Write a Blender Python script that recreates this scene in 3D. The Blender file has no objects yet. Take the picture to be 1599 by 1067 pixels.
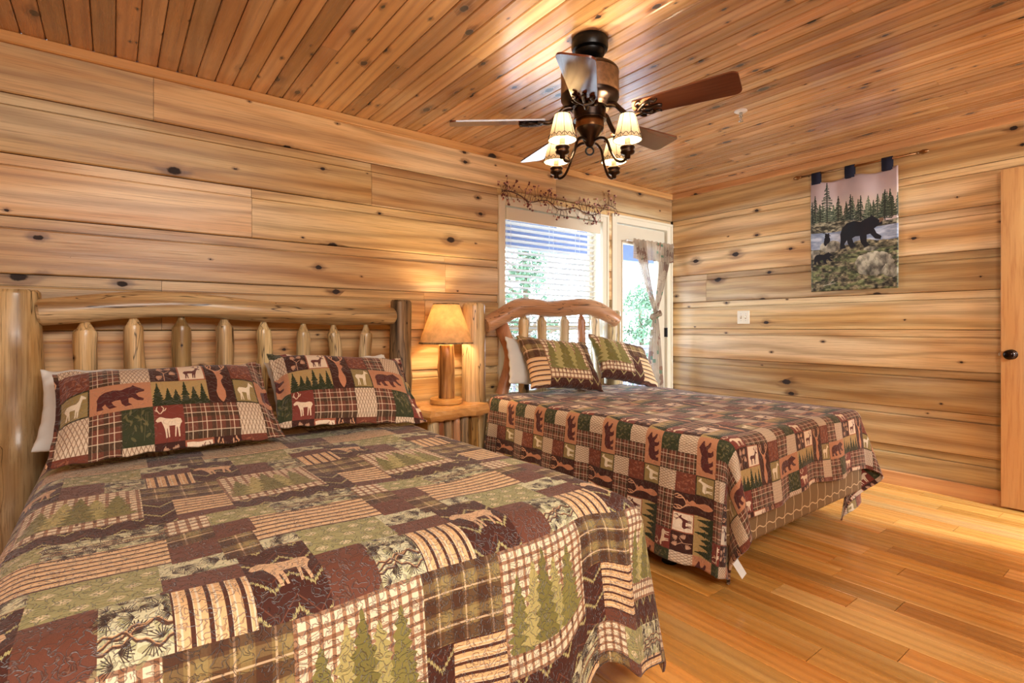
import bpy, bmesh, math, random
import numpy as np
from mathutils import Vector, Matrix
random.seed(7)
RNG = np.random.default_rng(11)
PI = math.pi
scene = bpy.context.scene
COL = scene.collection

# ------------------------------------------------------------------ camera
CAMH = 1.124
cam_d = bpy.data.cameras.new('camera')
cam = bpy.data.objects.new('camera', cam_d)
COL.objects.link(cam)
cam.location = (0, 0, CAMH)
cam.rotation_euler = (PI / 2, 0, -math.radians(37.14))
cam_d.sensor_width = 36.0
cam_d.lens = 823.0 / 1599.0 * 36.0
cam_d.shift_y = -(533.5 - 510.7) / 1599.0
cam_d.clip_start = 0.05
scene.camera = cam

# ------------------------------------------------------------------ world, lights, exposure
world = bpy.data.worlds.new('world')
scene.world = world
world.use_nodes = True
wn = world.node_tree
wn.nodes['Background'].inputs[0].default_value = (0.72, 0.86, 1.0, 1)
wn.nodes['Background'].inputs[1].default_value = 9.5
scene.view_settings.view_transform = 'Standard'
scene.view_settings.look = 'None'
scene.view_settings.gamma = 1.0
scene.view_settings.use_curve_mapping = False
scene.view_settings.exposure = 0.5

FAN_W, LAMP_W, KEY_W, HALL_W = 8.0, 8.5, 66.0, 130.0
def area_light(name, loc, rot, sx, sy, power, col):
    d = bpy.data.lights.new(name, 'AREA'); d.shape = 'RECTANGLE'
    d.size = sx; d.size_y = sy; d.energy = power; d.color = col
    o = bpy.data.objects.new(name, d); COL.objects.link(o)
    o.location = loc; o.rotation_euler = rot
    return o
# unseen key light added behind the camera, and daylight of the bright hall beyond the doorway
area_light('added_key_light', (0.3, -1.08, 2.0), (math.radians(62), 0, 0), 1.8, 0.8, KEY_W, (1.0, 0.95, 0.88))
area_light('hall_light', (4.06, -1.7, 1.95), (math.radians(64), 0, 0), 0.22, 0.3, HALL_W, (0.86, 0.94, 1.0))
def point_light(name, loc, power, col, rad, parent=None):
    d = bpy.data.lights.new(name, 'POINT'); d.energy = power; d.color = col; d.shadow_soft_size = rad
    o = bpy.data.objects.new(name, d); COL.objects.link(o); o.location = loc
    if parent is not None: o.parent = parent
    return o

# ------------------------------------------------------------------ dimensions
X0, Y0, H = 4.45, 3.23, 2.44          # right wall plane, left wall plane, ceiling
XL, YB = -1.15, -1.2                  # unseen walls behind
ROWS = [0.0, 0.277, 0.552, 0.827, 1.103, 1.36, 1.62, 1.90, 2.17, 2.44]
B1 = dict(x0=-0.23, x1=1.30, y0=1.03, y1=3.02, top=0.625)
B2 = dict(x0=2.045, x1=3.425, y0=1.185, y1=3.0, top=0.652)

# ------------------------------------------------------------------ object helpers
WLOC = {}
def wloc(o): return Vector(WLOC.get(o.name, (0, 0, 0))) if o is not None else Vector((0, 0, 0))
def props(o, label=None, cat=None, group=None, kind=None):
    if label: o['label'] = label
    if cat: o['category'] = cat
    if group: o['group'] = group
    if kind: o['kind'] = kind
    return o
def thing(name, label, cat, loc=(0, 0, 0), group=None):
    o = bpy.data.objects.new(name, None); COL.objects.link(o)
    o.empty_display_size = 0.1
    o.location = loc; WLOC[o.name] = tuple(loc)
    return props(o, label, cat, group)
def mk(name, verts, faces, mat, parent=None, smooth=False, uvs=None, origin=None, mods=None, mats=None, fm=None):
    """mesh object; verts in world space. origin: world point used as the object's own origin"""
    base = wloc(parent)
    org = Vector(origin) if origin is not None else base
    m = bpy.data.meshes.new(name)
    m.from_pydata([(v[0] - org[0], v[1] - org[1], v[2] - org[2]) for v in verts], [], faces)
    for mm in ([mat] if mats is None else mats): m.materials.append(mm)
    if fm is not None: m.polygons.foreach_set('material_index', fm)
    if smooth: m.polygons.foreach_set('use_smooth', [True] * len(m.polygons))
    if uvs is not None:
        ul = m.uv_layers.new(name='UVMap')
        li = np.empty(len(m.loops), dtype=np.int32); m.loops.foreach_get('vertex_index', li)
        ul.data.foreach_set('uv', np.asarray(uvs, dtype=np.float32)[li].ravel())
    m.update()
    o = bpy.data.objects.new(name, m); COL.objects.link(o)
    if parent is not None: o.parent = parent
    o.location = org - base if parent is not None else org
    WLOC[o.name] = tuple(org)
    return o
class G:
    """geometry gatherer"""
    def __init__(s): s.v = []; s.f = []
    def add(s, v, f):
        n = len(s.v); s.v += [tuple(p) for p in v]; s.f += [tuple(i + n for i in q) for q in f]; return s
    def box(s, x0, y0, z0, x1, y1, z1, bev=0.0):
        if bev <= 0:
            v = [(x, y, z) for z in (z0, z1) for y in (y0, y1) for x in (x0, x1)]
            f = [(0, 2, 3, 1), (4, 5, 7, 6), (0, 1, 5, 4), (2, 6, 7, 3), (0, 4, 6, 2), (1, 3, 7, 5)]
            return s.add(v, f)
        bm = bmesh.new()
        r = bmesh.ops.create_cube(bm, size=1.0)
        for q in bm.verts:
            q.co = Vector(((x0 + x1) / 2 + q.co.x * (x1 - x0), (y0 + y1) / 2 + q.co.y * (y1 - y0), (z0 + z1) / 2 + q.co.z * (z1 - z0)))
        bmesh.ops.bevel(bm, geom=list(bm.edges), offset=bev, segments=2, affect='EDGES', profile=0.5)
        bm.verts.index_update()
        s.add([q.co[:] for q in bm.verts], [tuple(q.index for q in f.verts) for f in bm.faces]); bm.free()
        return s
    def tube(s, pts, r, n=10, caps=True, closed=False):
        pts = [Vector(p) for p in pts]; k = len(pts)
        rr = r if isinstance(r, (list, tuple)) else [r] * k
        v = []; ref = None
        for i, p in enumerate(pts):
            if closed: t = (pts[(i + 1) % k] - pts[i - 1])
            else: t = pts[min(i + 1, k - 1)] - pts[max(i - 1, 0)]
            if t.length < 1e-9: t = Vector((0, 0, 1))
            t.normalize()
            if ref is None:
                ref = Vector((0, 0, 1)) if abs(t.z) < 0.9 else Vector((1, 0, 0))
            a = t.cross(ref)
            if a.length < 1e-6: a = t.cross(Vector((0, 1, 0)))
            a.normalize(); b = t.cross(a).normalized(); ref = b.cross(t) if True else ref
            ref = -b
            for j in range(n):
                th = 2 * PI * j / n
                v.append(p + a * (rr[i] * math.cos(th)) + b * (rr[i] * math.sin(th)))
        f = []
        for i in range(k if closed else k - 1):
            i2 = (i + 1) % k
            for j in range(n):
                j2 = (j + 1) % n
                f.append((i * n + j, i * n + j2, i2 * n + j2, i2 * n + j))
        if caps and not closed:
            f.append(tuple(range(n - 1, -1, -1))); f.append(tuple((k - 1) * n + j for j in range(n)))
        return s.add(v, f)
    def lathe(s, prof, c, n=28, cap=True):
        """prof: (radius, z) list"""
        v = []
        for r, z in prof:
            for j in range(n):
                th = 2 * PI * j / n
                v.append((c[0] + r * math.cos(th), c[1] + r * math.sin(th), c[2] + z))
        f = []
        for i in range(len(prof) - 1):
            for j in range(n):
                j2 = (j + 1) % n
                f.append((i * n + j, i * n + j2, (i + 1) * n + j2, (i + 1) * n + j))
        if cap:
            f.append(tuple(range(n - 1, -1, -1))); f.append(tuple((len(prof) - 1) * n + j for j in range(n)))
        return s.add(v, f)
    def sphere(s, c, r, nu=10, nv=6, sq=(1, 1, 1)):
        v = [(c[0], c[1], c[2] - r * sq[2])]
        for i in range(1, nv):
            ph = -PI / 2 + PI * i / nv
            for j in range(nu):
                th = 2 * PI * j / nu
                v.append((c[0] + r * sq[0] * math.cos(ph) * math.cos(th), c[1] + r * sq[1] * math.cos(ph) * math.sin(th), c[2] + r * sq[2] * math.sin(ph)))
        v.append((c[0], c[1], c[2] + r * sq[2])); top = len(v) - 1
        f = [(0, 1 + (j + 1) % nu, 1 + j) for j in range(nu)]
        for i in range(nv - 2):
            for j in range(nu):
                j2 = (j + 1) % nu
                f.append((1 + i * nu + j, 1 + i * nu + j2, 1 + (i + 1) * nu + j2, 1 + (i + 1) * nu + j))
        f += [(top, 1 + (nv - 2) * nu + j, 1 + (nv - 2) * nu + (j + 1) % nu) for j in range(nu)]
        return s.add(v, f)
    def prism(s, poly, axis, a0, a1):
        """poly: 2D points, extruded along axis ('x': poly=(y,z); 'y': (x,z); 'z': (x,y))"""
        k = len(poly)
        def P(q, a): return (a, q[0], q[1]) if axis == 'x' else ((q[0], a, q[1]) if axis == 'y' else (q[0], q[1], a))
        v = [P(q, a0) for q in poly] + [P(q, a1) for q in poly]
        f = [tuple(range(k - 1, -1, -1)), tuple(range(k, 2 * k))]
        f += [(i, (i + 1) % k, k + (i + 1) % k, k + i) for i in range(k)]
        return s.add(v, f)
    def mk(s, name, mat, parent=None, smooth=False, origin=None, fix=True):
        o = mk(name, s.v, s.f, mat, parent, smooth, origin=origin)
        if fix:
            bm = bmesh.new(); bm.from_mesh(o.data)
            bmesh.ops.recalc_face_normals(bm, faces=bm.faces); bm.to_mesh(o.data); bm.free()
        return o
def autosmooth(o, deg=35):
    m = o.data
    m.polygons.foreach_set('use_smooth', [True] * len(m.polygons))
    bm = bmesh.new(); bm.from_mesh(m)
    for e in bm.edges:
        if len(e.link_faces) == 2 and e.calc_face_angle(0) > math.radians(deg): e.smooth = False
    bm.to_mesh(m); bm.free()
    return o
def copy_part(o, parent, loc, name=None):
    c = o.copy(); COL.objects.link(c); c.parent = parent; c.location = loc
    return c
def catmull(P, n):
    P = [Vector(p) for p in P]; out = []
    for i in range(len(P) - 1):
        p0 = P[max(i - 1, 0)]; p1 = P[i]; p2 = P[i + 1]; p3 = P[min(i + 2, len(P) - 1)]
        for k in range(n):
            t = k / n
            out.append(0.5 * ((2 * p1) + (p2 - p0) * t + (2 * p0 - 5 * p1 + 4 * p2 - p3) * t * t + (3 * p1 - p0 - 3 * p2 + p3) * t ** 3))
    out.append(P[-1]); return out

# ------------------------------------------------------------------ materials
def srgb(r, g, b):
    f = lambda c: (c / 255 / 12.92) if c / 255 <= 0.04045 else ((c / 255 + 0.055) / 1.055) ** 2.4
    return (f(r), f(g), f(b), 1)
class NT:
    def __init__(s, name):
        s.m = bpy.data.materials.new(name); s.m.use_nodes = True; s.t = s.m.node_tree
        s.b = s.t.nodes['Principled BSDF']; s.out = s.t.nodes['Material Output']
    def n(s, typ, **kw):
        o = s.t.nodes.new(typ)
        for k, v in kw.items(): setattr(o, k, v)
        return o
    def l(s, a, b): s.t.links.new(a, b)
    def put(s, sock, v):
        if hasattr(v, 'links') or isinstance(v, bpy.types.NodeSocket): s.l(v, sock)
        else: sock.default_value = v
    def math(s, op, a, b=0.0, c=None, clamp=False):
        o = s.n('ShaderNodeMath', operation=op, use_clamp=clamp)
        s.put(o.inputs[0], a); s.put(o.inputs[1], b)
        if c is not None: s.put(o.inputs[2], c)
        return o.outputs[0]
    def vm(s, op, a, b=(0, 0, 0)):
        o = s.n('ShaderNodeVectorMath', operation=op); s.put(o.inputs[0], a); s.put(o.inputs[1], b)
        return o.outputs['Value'] if op in ('LENGTH', 'DOT_PRODUCT') else o.outputs[0]
    def mix(s, fac, a, b, blend='MIX'):
        o = s.n('ShaderNodeMix', data_type='RGBA', blend_type=blend)
        s.put(o.inputs[0], fac); s.put(o.inputs[6], a); s.put(o.inputs[7], b); return o.outputs[2]
    def noise(s, vec, scale, detail=3, rough=0.55, dist=0.0):
        o = s.n('ShaderNodeTexNoise'); s.l(vec, o.inputs['Vector'])
        o.inputs['Scale'].default_value = scale; o.inputs['Detail'].default_value = detail
        o.inputs['Roughness'].default_value = rough; o.inputs['Distortion'].default_value = dist
        return o.outputs['Fac']
    def rng(s, v, a, b, c=0.0, d=1.0, smooth=False):
        o = s.n('ShaderNodeMapRange')
        if smooth: o.interpolation_type = 'SMOOTHSTEP'
        s.put(o.inputs[0], v)
        for i, q in enumerate((a, b, c, d)): s.put(o.inputs[1 + i], q)
        return o.outputs[0]
    def bump(s, h, strength=0.3, dist=0.01):
        o = s.n('ShaderNodeBump'); o.inputs['Strength'].default_value = strength; o.inputs['Distance'].default_value = dist
        s.l(h, o.inputs['Height']); s.l(o.outputs[0], s.b.inputs['Normal']); return o
def plain(name, col, rough=0.5, metal=0.0, noise_amt=0.08, nscale=30.0, spec=0.5, bump=0.0):
    t = NT(name); tc = t.n('ShaderNodeTexCoord').outputs['Object']
    nz = t.noise(tc, nscale, 4)
    dark = tuple(c * (1 - noise_amt * 2) for c in col[:3]) + (1,)
    lite = tuple(min(1, c * (1 + noise_amt)) for c in col[:3]) + (1,)
    t.l(t.mix(nz, dark, lite), t.b.inputs['Base Color'])
    t.b.inputs['Roughness'].default_value = rough; t.b.inputs['Metallic'].default_value = metal
    t.b.inputs['Specular IOR Level'].default_value = spec
    if bump: t.bump(nz, bump, 0.003)
    return t.m
def wood(name, axis, light, mid, dark, rough=0.36, knots=1.0, kfreq=(2.2, 5.0), ringf=70.0, warp=5.0, var=0.25, coat=0.0, spec=0.45, contrast=1.0, bright=1.0, tf=(0.6, 7.0, 4.0), crack=0.0):
    """plain-sawn softwood: grain along axis, dark knots that push the grain aside, one random offset per board"""
    t = NT(name)
    tc = t.n('ShaderNodeTexCoord').outputs['Object']
    sp = t.n('ShaderNodeSeparateXYZ'); t.l(tc, sp.inputs[0])
    X, Y, Z = sp.outputs
    L, A, D = {'x': (X, Z, Y), 'y': (Y, X, Z), 'z': (Z, X, Y), 'yz': (Y, Z, X)}[axis]
    rnd = t.n('ShaderNodeObjectInfo').outputs['Random']
    Lr = t.math('ADD', L, t.math('MULTIPLY', rnd, 53.0)); Ar = t.math('ADD', A, t.math('MULTIPLY', rnd, 29.7))
    cb = t.n('ShaderNodeCombineXYZ'); t.l(Lr, cb.inputs[0]); t.l(Ar, cb.inputs[1]); t.l(D, cb.inputs[2])
    P = cb.outputs[0]
    # knots
    kx, ky = kfreq
    pk = t.vm('MULTIPLY', P, (kx, ky, 0))
    vo = t.n('ShaderNodeTexVoronoi'); vo.voronoi_dimensions = '2D'; t.l(pk, vo.inputs['Vector']); vo.inputs['Scale'].default_value = 1.0
    wob = t.noise(P, 60.0, 2)
    dl = t.vm('MULTIPLY', t.vm('SUBTRACT', vo.outputs['Position'], pk), (0.62 / kx, 1.0 / ky, 0))
    r = t.math('ADD', t.vm('LENGTH', dl), t.math('MULTIPLY', t.math('SUBTRACT', wob, 0.5), 0.010))
    sc = t.n('ShaderNodeSeparateColor'); t.l(vo.outputs['Color'], sc.inputs[0])
    R = t.math('ADD', t.math('MULTIPLY', t.math('POWER', t.rng(sc.outputs[0], 1.0 - 0.6 * knots, 1.0), 2.6), 0.019), t.math('MULTIPLY', t.math('GREATER_THAN', sc.outputs[0], 1.0 - 0.6 * knots), .0035)); R = t.math('ADD', R, .00005)
    core = t.rng(t.math('DIVIDE', r, R), 0.75, 1.15, 1.0, 0.0, True)
    halo = t.rng(t.math('DIVIDE', r, R), 1.0, 3.2, 1.0, 0.0, True)
    tail = t.rng(t.math('DIVIDE', t.vm('LENGTH', t.vm('MULTIPLY', dl, (.16, 1.0, 0))), R), .1, .75, 1.0, 0.0, True)
    push = t.math('MULTIPLY', halo, 0.9)
    # rings
    big = t.noise(t.vm('MULTIPLY', P, (0.55, 3.5, 3.5)), 1.0, 2, 0.5)
    ph = t.math('ADD', t.math('MULTIPLY', A, ringf), t.math('ADD', t.math('MULTIPLY', big, warp * 4), t.math('MULTIPLY', push, 3.0)))
    ring = t.rng(t.math('SINE', t.math('MULTIPLY', ph, 1.0)), -1.0, 1.0, 0.0, 1.0)
    ring = t.math('POWER', ring, 2.2)
    streak = t.noise(t.vm('MULTIPLY', P, (3.0, 140.0, 60.0)), 1.0, 4, 0.65)
    tone = t.noise(t.vm('MULTIPLY', P, tf), 1.0, 4, 0.6)
    sap = t.noise(t.vm('MULTIPLY', P, (0.45, 4.0, 2.0)), 1.0, 2, 0.5, 0.4)
    c = t.mix(t.rng(tone, 0.34, 0.68), mid, light)
    c = t.mix(t.math('MULTIPLY', t.rng(sap, .52, .66, 0, 1, True), .65), c, tuple(q ** .72 for q in light[:3]) + (1,))
    c = t.mix(t.math('MULTIPLY', ring, 0.27 * contrast), c, dark)
    c = t.mix(t.math('MULTIPLY', t.rng(streak, 0.48, 0.8), 0.42 * contrast), c, dark)
    c = t.mix(t.math('MULTIPLY', halo, 0.5), c, dark)
    c = t.mix(t.math('MULTIPLY', tail, 0.6), c, tuple(q * .5 for q in dark[:3]) + (1,))
    c = t.mix(core, c, (0.022, 0.009, 0.005, 1))
    if crack:
        ck = t.math('ABSOLUTE', t.math('SUBTRACT', t.noise(t.vm('MULTIPLY', P, (1.3, 16.0, 16.0)), 1.0, 2, 0.6, .3), .56))
        c = t.mix(t.rng(ck, .002, .010, crack, 0.0), c, (.03, .016, .008, 1))
    hv = t.n('ShaderNodeHueSaturation'); t.l(c, hv.inputs['Color'])
    t.l(t.rng(rnd, 0.0, 1.0, bright * (1 - var), bright * (1 + var)), hv.inputs['Value'])
    r2 = t.math('FRACT', t.math('MULTIPLY', rnd, 17.31))
    t.l(t.rng(r2, 0, 1, 0.495, 0.507), hv.inputs['Hue'])
    t.l(hv.outputs[0], t.b.inputs['Base Color'])
    t.l(t.math('ADD', t.rng(streak, 0.3, 0.8, rough * 0.85, rough * 1.3), t.math('MULTIPLY', core, .3)), t.b.inputs['Roughness'])
    t.b.inputs['Specular IOR Level'].default_value = spec
    t.b.inputs['Coat Weight'].default_value = coat; t.b.inputs['Coat Roughness'].default_value = 0.16
    t.bump(t.math('SUBTRACT', streak, t.math('MULTIPLY', core, 0.6)), 0.12, 0.004)
    return t.m
def metal(name, col, rough=0.3):
    return plain(name, col, rough, 1.0, 0.15, 40.0)

M = {}
M['wall_x'] = wood('pine_wall_board_x', 'x', srgb(232, 202, 148), srgb(200, 150, 90), srgb(110, 62, 28), rough=0.36, knots=0.95, kfreq=(2.4, 5.4), var=0.28, contrast=1.45)
M['wall_y'] = wood('pine_wall_board_y', 'yz', srgb(232, 202, 148), srgb(200, 150, 90), srgb(110, 62, 28), rough=0.36, knots=0.95, kfreq=(2.4, 5.4), var=0.28, contrast=1.45)
M['ceil'] = wood('pine_ceiling_plank', 'y', srgb(222, 176, 124), srgb(188, 132, 82), srgb(106, 56, 26), rough=0.25, knots=0.95, kfreq=(3.2, 9.0), ringf=120, var=0.28, coat=1.0)
M['floor'] = wood('fir_floor_board', 'y', srgb(234, 178, 98), srgb(212, 144, 64), srgb(146, 82, 26), rough=0.26, knots=0.0, ringf=120, warp=3.0, var=0.24, coat=0.3, contrast=1.0)
M['trim_x'] = wood('pine_trim_x', 'x', srgb(226, 176, 118), srgb(206, 144, 84), srgb(140, 78, 34), rough=0.36, knots=0.5, kfreq=(3, 8), var=0.08)
M['trim_y'] = wood('pine_trim_y', 'yz', srgb(226, 176, 118), srgb(206, 144, 84), srgb(140, 78, 34), rough=0.36, knots=0.6, kfreq=(3, 8), var=0.08)
M['door_wood'] = wood('fir_door', 'z', srgb(228, 184, 118), srgb(214, 160, 94), srgb(140, 80, 34), rough=0.35, knots=0.0, ringf=330, warp=1.0, var=0.04, contrast=1.8)
M['slab'] = wood('pine_slab', 'x', srgb(238, 192, 124), srgb(216, 156, 84), srgb(130, 72, 30), rough=0.28, knots=0.9, kfreq=(3, 5), var=0.03, coat=0.3)
M['log'] = wood('peeled_log', 'z', srgb(238, 214, 162), srgb(188, 146, 86), srgb(92, 58, 26), tf=(1.2, 13.0, 13.0), rough=0.33, knots=0.7, kfreq=(3.0, 7.0), ringf=46, warp=6.0, var=0.12, coat=0.25, contrast=2.0, crack=.85)
M['log_x'] = wood('peeled_log_x', 'x', srgb(238, 212, 158), srgb(184, 138, 80), srgb(92, 56, 26), tf=(1.4, 12.0, 12.0), rough=0.33, knots=0.7, kfreq=(2.4, 7.0), ringf=46, warp=6.0, var=0.08, coat=0.25, contrast=1.9, crack=.85)
M['log_red'] = wood('cedar_log', 'z', srgb(206, 150, 104), srgb(168, 104, 62), srgb(84, 42, 22), rough=0.35, knots=0.4, kfreq=(3, 7), ringf=60, warp=4.0, var=0.1, coat=0.2)
M['log_red_x'] = wood('cedar_log_x', 'x', srgb(222, 180, 142), srgb(190, 136, 96), srgb(100, 56, 32), rough=0.35, knots=0.6, kfreq=(3, 7), ringf=60, warp=4.0, var=0.05, coat=0.2, crack=.85)
M['bark'] = wood('dark_weathered_log', 'z', srgb(186, 152, 104), srgb(40, 30, 20), srgb(16, 12, 9), tf=(1.6, 26.0, 26.0), rough=0.5, knots=0.6, kfreq=(3, 7), ringf=120, warp=6.0, var=0.08, contrast=1.6, crack=.85)
M['lamp_log'] = wood('lamp_log', 'z', srgb(226, 180, 108), srgb(120, 74, 36), srgb(52, 30, 14), tf=(1.4, 26.0, 26.0), rough=0.3, knots=0.2, ringf=110, warp=4.0, var=0.03, coat=0.3, contrast=1.5, crack=.85)
M['blade'] = wood('walnut_blade', 'x', srgb(112, 58, 36), srgb(84, 38, 24), srgb(40, 16, 10), rough=0.16, knots=0.4, kfreq=(4, 9), ringf=90, var=0.1, coat=0.6)
M['backing'] = plain('dark_backing', srgb(40, 22, 12), 0.9)
M['bronze'] = metal('aged_bronze', srgb(62, 50, 44), 0.30)
M['bronze_gold'] = metal('brushed_brass_bronze', srgb(150, 112, 74), 0.28)
M['bark_band'] = plain('bark_pattern_band', srgb(120, 84, 56), 0.4, 0.5, 0.48, 42, bump=0.6)
M['black'] = plain('black_metal', srgb(24, 22, 21), 0.35, 0.6)
M['knobm'] = plain('dark_bronze_knob', srgb(38, 26, 20), 0.12, 0.8)
M['steel'] = metal('bright_steel', srgb(205, 205, 200), 0.25)
M['cream'] = plain('cream_painted_trim', srgb(226, 214, 188), 0.35, nscale=6, noise_amt=0.03)
M['cream_d'] = plain('cream_painted_door', srgb(216, 202, 176), 0.4, nscale=6, noise_amt=0.03)
M['slat'] = plain('white_blind_slat', srgb(232, 230, 222), 0.4, nscale=8, noise_amt=0.02)
M['ivory'] = plain('ivory_plastic', srgb(240, 230, 205), 0.35, nscale=8, noise_amt=0.02)
M['white_pl'] = plain('white_enamel', srgb(240, 236, 228), 0.3, nscale=8, noise_amt=0.02)
M['cotton'] = plain('white_cotton', srgb(232, 236, 232), 0.85, nscale=14, noise_amt=0.03, spec=0.1)
M['sheet'] = plain('pale_sheet', srgb(214, 222, 224), 0.85, nscale=14, noise_amt=0.03, spec=0.1)
M['navy'] = plain('dark_tab_cloth', srgb(32, 30, 42), 0.8, spec=0.15)
M['berry'] = plain('dusty_red_berry', srgb(112, 50, 46), 0.45, nscale=60)
M['berry2'] = plain('dusty_pink_berry', srgb(206, 150, 130), 0.5, nscale=60)
M['twig'] = plain('brown_twig', srgb(86, 52, 44), 0.8, nscale=60)
M['porch_wood'] = plain('porch_paint', srgb(118, 112, 124), 0.6, nscale=5)
M['porch_ceil'] = plain('porch_ceiling_paint', srgb(70, 84, 118), 0.6, nscale=5)
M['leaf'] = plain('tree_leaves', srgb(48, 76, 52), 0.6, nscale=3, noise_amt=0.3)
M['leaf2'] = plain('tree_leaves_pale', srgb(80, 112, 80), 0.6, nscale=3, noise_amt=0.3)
M['trunk'] = plain('tree_bark', srgb(96, 78, 60), 0.9, nscale=12)
M['grass'] = plain('grass', srgb(222, 228, 226), 0.9, nscale=2)
M['plaster'] = plain('pine_coloured_back_wall', srgb(206, 160, 108), 0.6, nscale=4)
# window glass: thin clear panes
def glass_mat():
    t = NT('window_glass')
    tr = t.n('ShaderNodeBsdfTransparent'); gl = t.n('ShaderNodeBsdfGlossy'); gl.inputs['Roughness'].default_value = 0.02
    lw = t.n('ShaderNodeLayerWeight'); lw.inputs[0].default_value = .5
    fr = t.n('ShaderNodeMath', operation='MULTIPLY_ADD'); fr.inputs[1].default_value = .55; fr.inputs[2].default_value = .04
    pw_ = t.math('POWER', lw.outputs['Facing'], 5.0); t.l(pw_, fr.inputs[0])
    mx = t.n('ShaderNodeMixShader'); t.l(fr.outputs[0], mx.inputs[0]); t.l(tr.outputs[0], mx.inputs[1]); t.l(gl.outputs[0], mx.inputs[2])
    t.l(mx.outputs[0], t.out.inputs['Surface']); return t.m
M['glass'] = glass_mat()
def emit_mat(name, col, s):
    t = NT(name); t.b.inputs['Base Color'].default_value = col
    t.b.inputs['Emission Color'].default_value = col; t.b.inputs['Emission Strength'].default_value = s
    return t.m
M['bulb'] = emit_mat('lit_bulb', (1, 0.80, 0.52, 1), 7.0)
def shade_mat(name, col, trans, mott=0.0):
    """lamp shade: parchment or cloth that lets the bulb's light through"""
    t = NT(name); tc = t.n('ShaderNodeTexCoord').outputs['Object']
    nz = t.noise(tc, 22.0, 5, 0.65)
    dk = tuple(c * (1 - mott) for c in col[:3]) + (1,)
    c = t.mix(t.rng(nz, 0.35, 0.65), dk, col)
    df = t.n('ShaderNodeBsdfDiffuse'); tl = t.n('ShaderNodeBsdfTranslucent'); mx = t.n('ShaderNodeMixShader')
    t.l(c, df.inputs[0]); t.l(c, tl.inputs[0]); mx.inputs[0].default_value = trans
    t.l(df.outputs[0], mx.inputs[1]); t.l(tl.outputs[0], mx.inputs[2]); t.l(mx.outputs[0], t.out.inputs['Surface'])
    return t.m
M['parch'] = shade_mat('parchment_shade', srgb(234, 204, 156), 0.27, 0.24)
M['pleat'] = shade_mat('pleated_cloth_shade', srgb(238, 214, 174), 0.028, 0.05)

# ------------------------------------------------------------------ printed cloth, drawn by code
class Cv:
    def __init__(s, w, h, bg): s.w, s.h = w, h; s.a = np.empty((h, w, 3), np.float32); s.a[:] = np.array(bg) / 255
    def px(s, pts, rect, flip):
        x0, y0, x1, y1 = rect
        p = np.array(pts, np.float64).copy()
        if flip: p[:, 0] = 1 - p[:, 0]
        return np.stack([(x0 + p[:, 0] * (x1 - x0)) * s.w, (y0 + p[:, 1] * (y1 - y0)) * s.h], 1)
    def _grid(s, lo, hi):
        i0, j0 = max(0, int(lo[0]) - 1), max(0, int(lo[1]) - 1); i1, j1 = min(s.w, int(hi[0]) + 2), min(s.h, int(hi[1]) + 2)
        if i1 <= i0 or j1 <= j0: return None
        X, Y = np.meshgrid(np.arange(i0, i1) + 0.5, np.arange(j0, j1) + 0.5); return i0, j0, i1, j1, X, Y
    def paint(s, g, m, col, al=1.0):
        i0, j0, i1, j1 = g[:4]; v = s.a[j0:j1, i0:i1]; m = m[..., None] * al
        v[:] = v * (1 - m) + (np.array(col) / 255) * m
    def poly(s, pts, col, rect=(0, 0, 1, 1), flip=False, al=1.0):
        p = s.px(pts, rect, flip); g = s._grid(p.min(0), p.max(0))
        if g is None: return
        X, Y = g[4:]; ins = np.zeros(X.shape, bool)
        for (xa, ya), (xb, yb) in zip(p, np.roll(p, -1, 0)):
            if ya == yb: continue
            c = ((ya > Y) != (yb > Y)) & (X < (xb - xa) * (Y - ya) / (yb - ya) + xa); ins ^= c
        s.paint(g, ins.astype(np.float32), col, al)
    def line(s, pts, wd, col, rect=(0, 0, 1, 1), flip=False, al=1.0):
        p = s.px(pts, rect, flip); w = wd * (rect[2] - rect[0]) * s.w / 2
        for a, b in zip(p[:-1], p[1:]):
            g = s._grid(np.minimum(a, b) - w, np.maximum(a, b) + w)
            if g is None: continue
            X, Y = g[4:]; d = b - a; L = max(d @ d, 1e-9)
            t = np.clip(((X - a[0]) * d[0] + (Y - a[1]) * d[1]) / L, 0, 1)
            r = np.hypot(X - a[0] - t * d[0], Y - a[1] - t * d[1])
            s.paint(g, np.clip(w + 0.5 - r, 0, 1).astype(np.float32), col, al)
    def ell(s, c, r, col, rect=(0, 0, 1, 1), flip=False, ang=0.0, al=1.0):
        th = np.linspace(0, 2 * PI, 24, endpoint=False); ca, sa = math.cos(ang), math.sin(ang)
        s.poly([(c[0] + r[0] * math.cos(q) * ca - r[1] * math.sin(q) * sa, c[1] + r[0] * math.cos(q) * sa + r[1] * math.sin(q) * ca) for q in th], col, rect, flip, al)
    def rect(s, col, rect): s.poly([(0, 0), (1, 0), (1, 1), (0, 1)], col, rect)
    def fn(s, rect, f):
        i0, j0, i1, j1 = int(round(rect[0] * s.w)), int(round(rect[1] * s.h)), int(round(rect[2] * s.w)), int(round(rect[3] * s.h))
        X, Y = np.meshgrid((np.arange(i0, i1) + 0.5 - i0) / max(1, i1 - i0), (np.arange(j0, j1) + 0.5 - j0) / max(1, j1 - j0))
        s.a[j0:j1, i0:i1] = f(X, Y) / 255
    def image(s, name, gain=1.0):
        im = bpy.data.images.new(name, s.w, s.h)
        px = np.ones((s.h, s.w, 4), np.float32); px[..., :3] = np.clip(s.a * gain, 0, 1)
        im.pixels.foreach_set(px.ravel()); im.update(); im.pack(); return im
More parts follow.
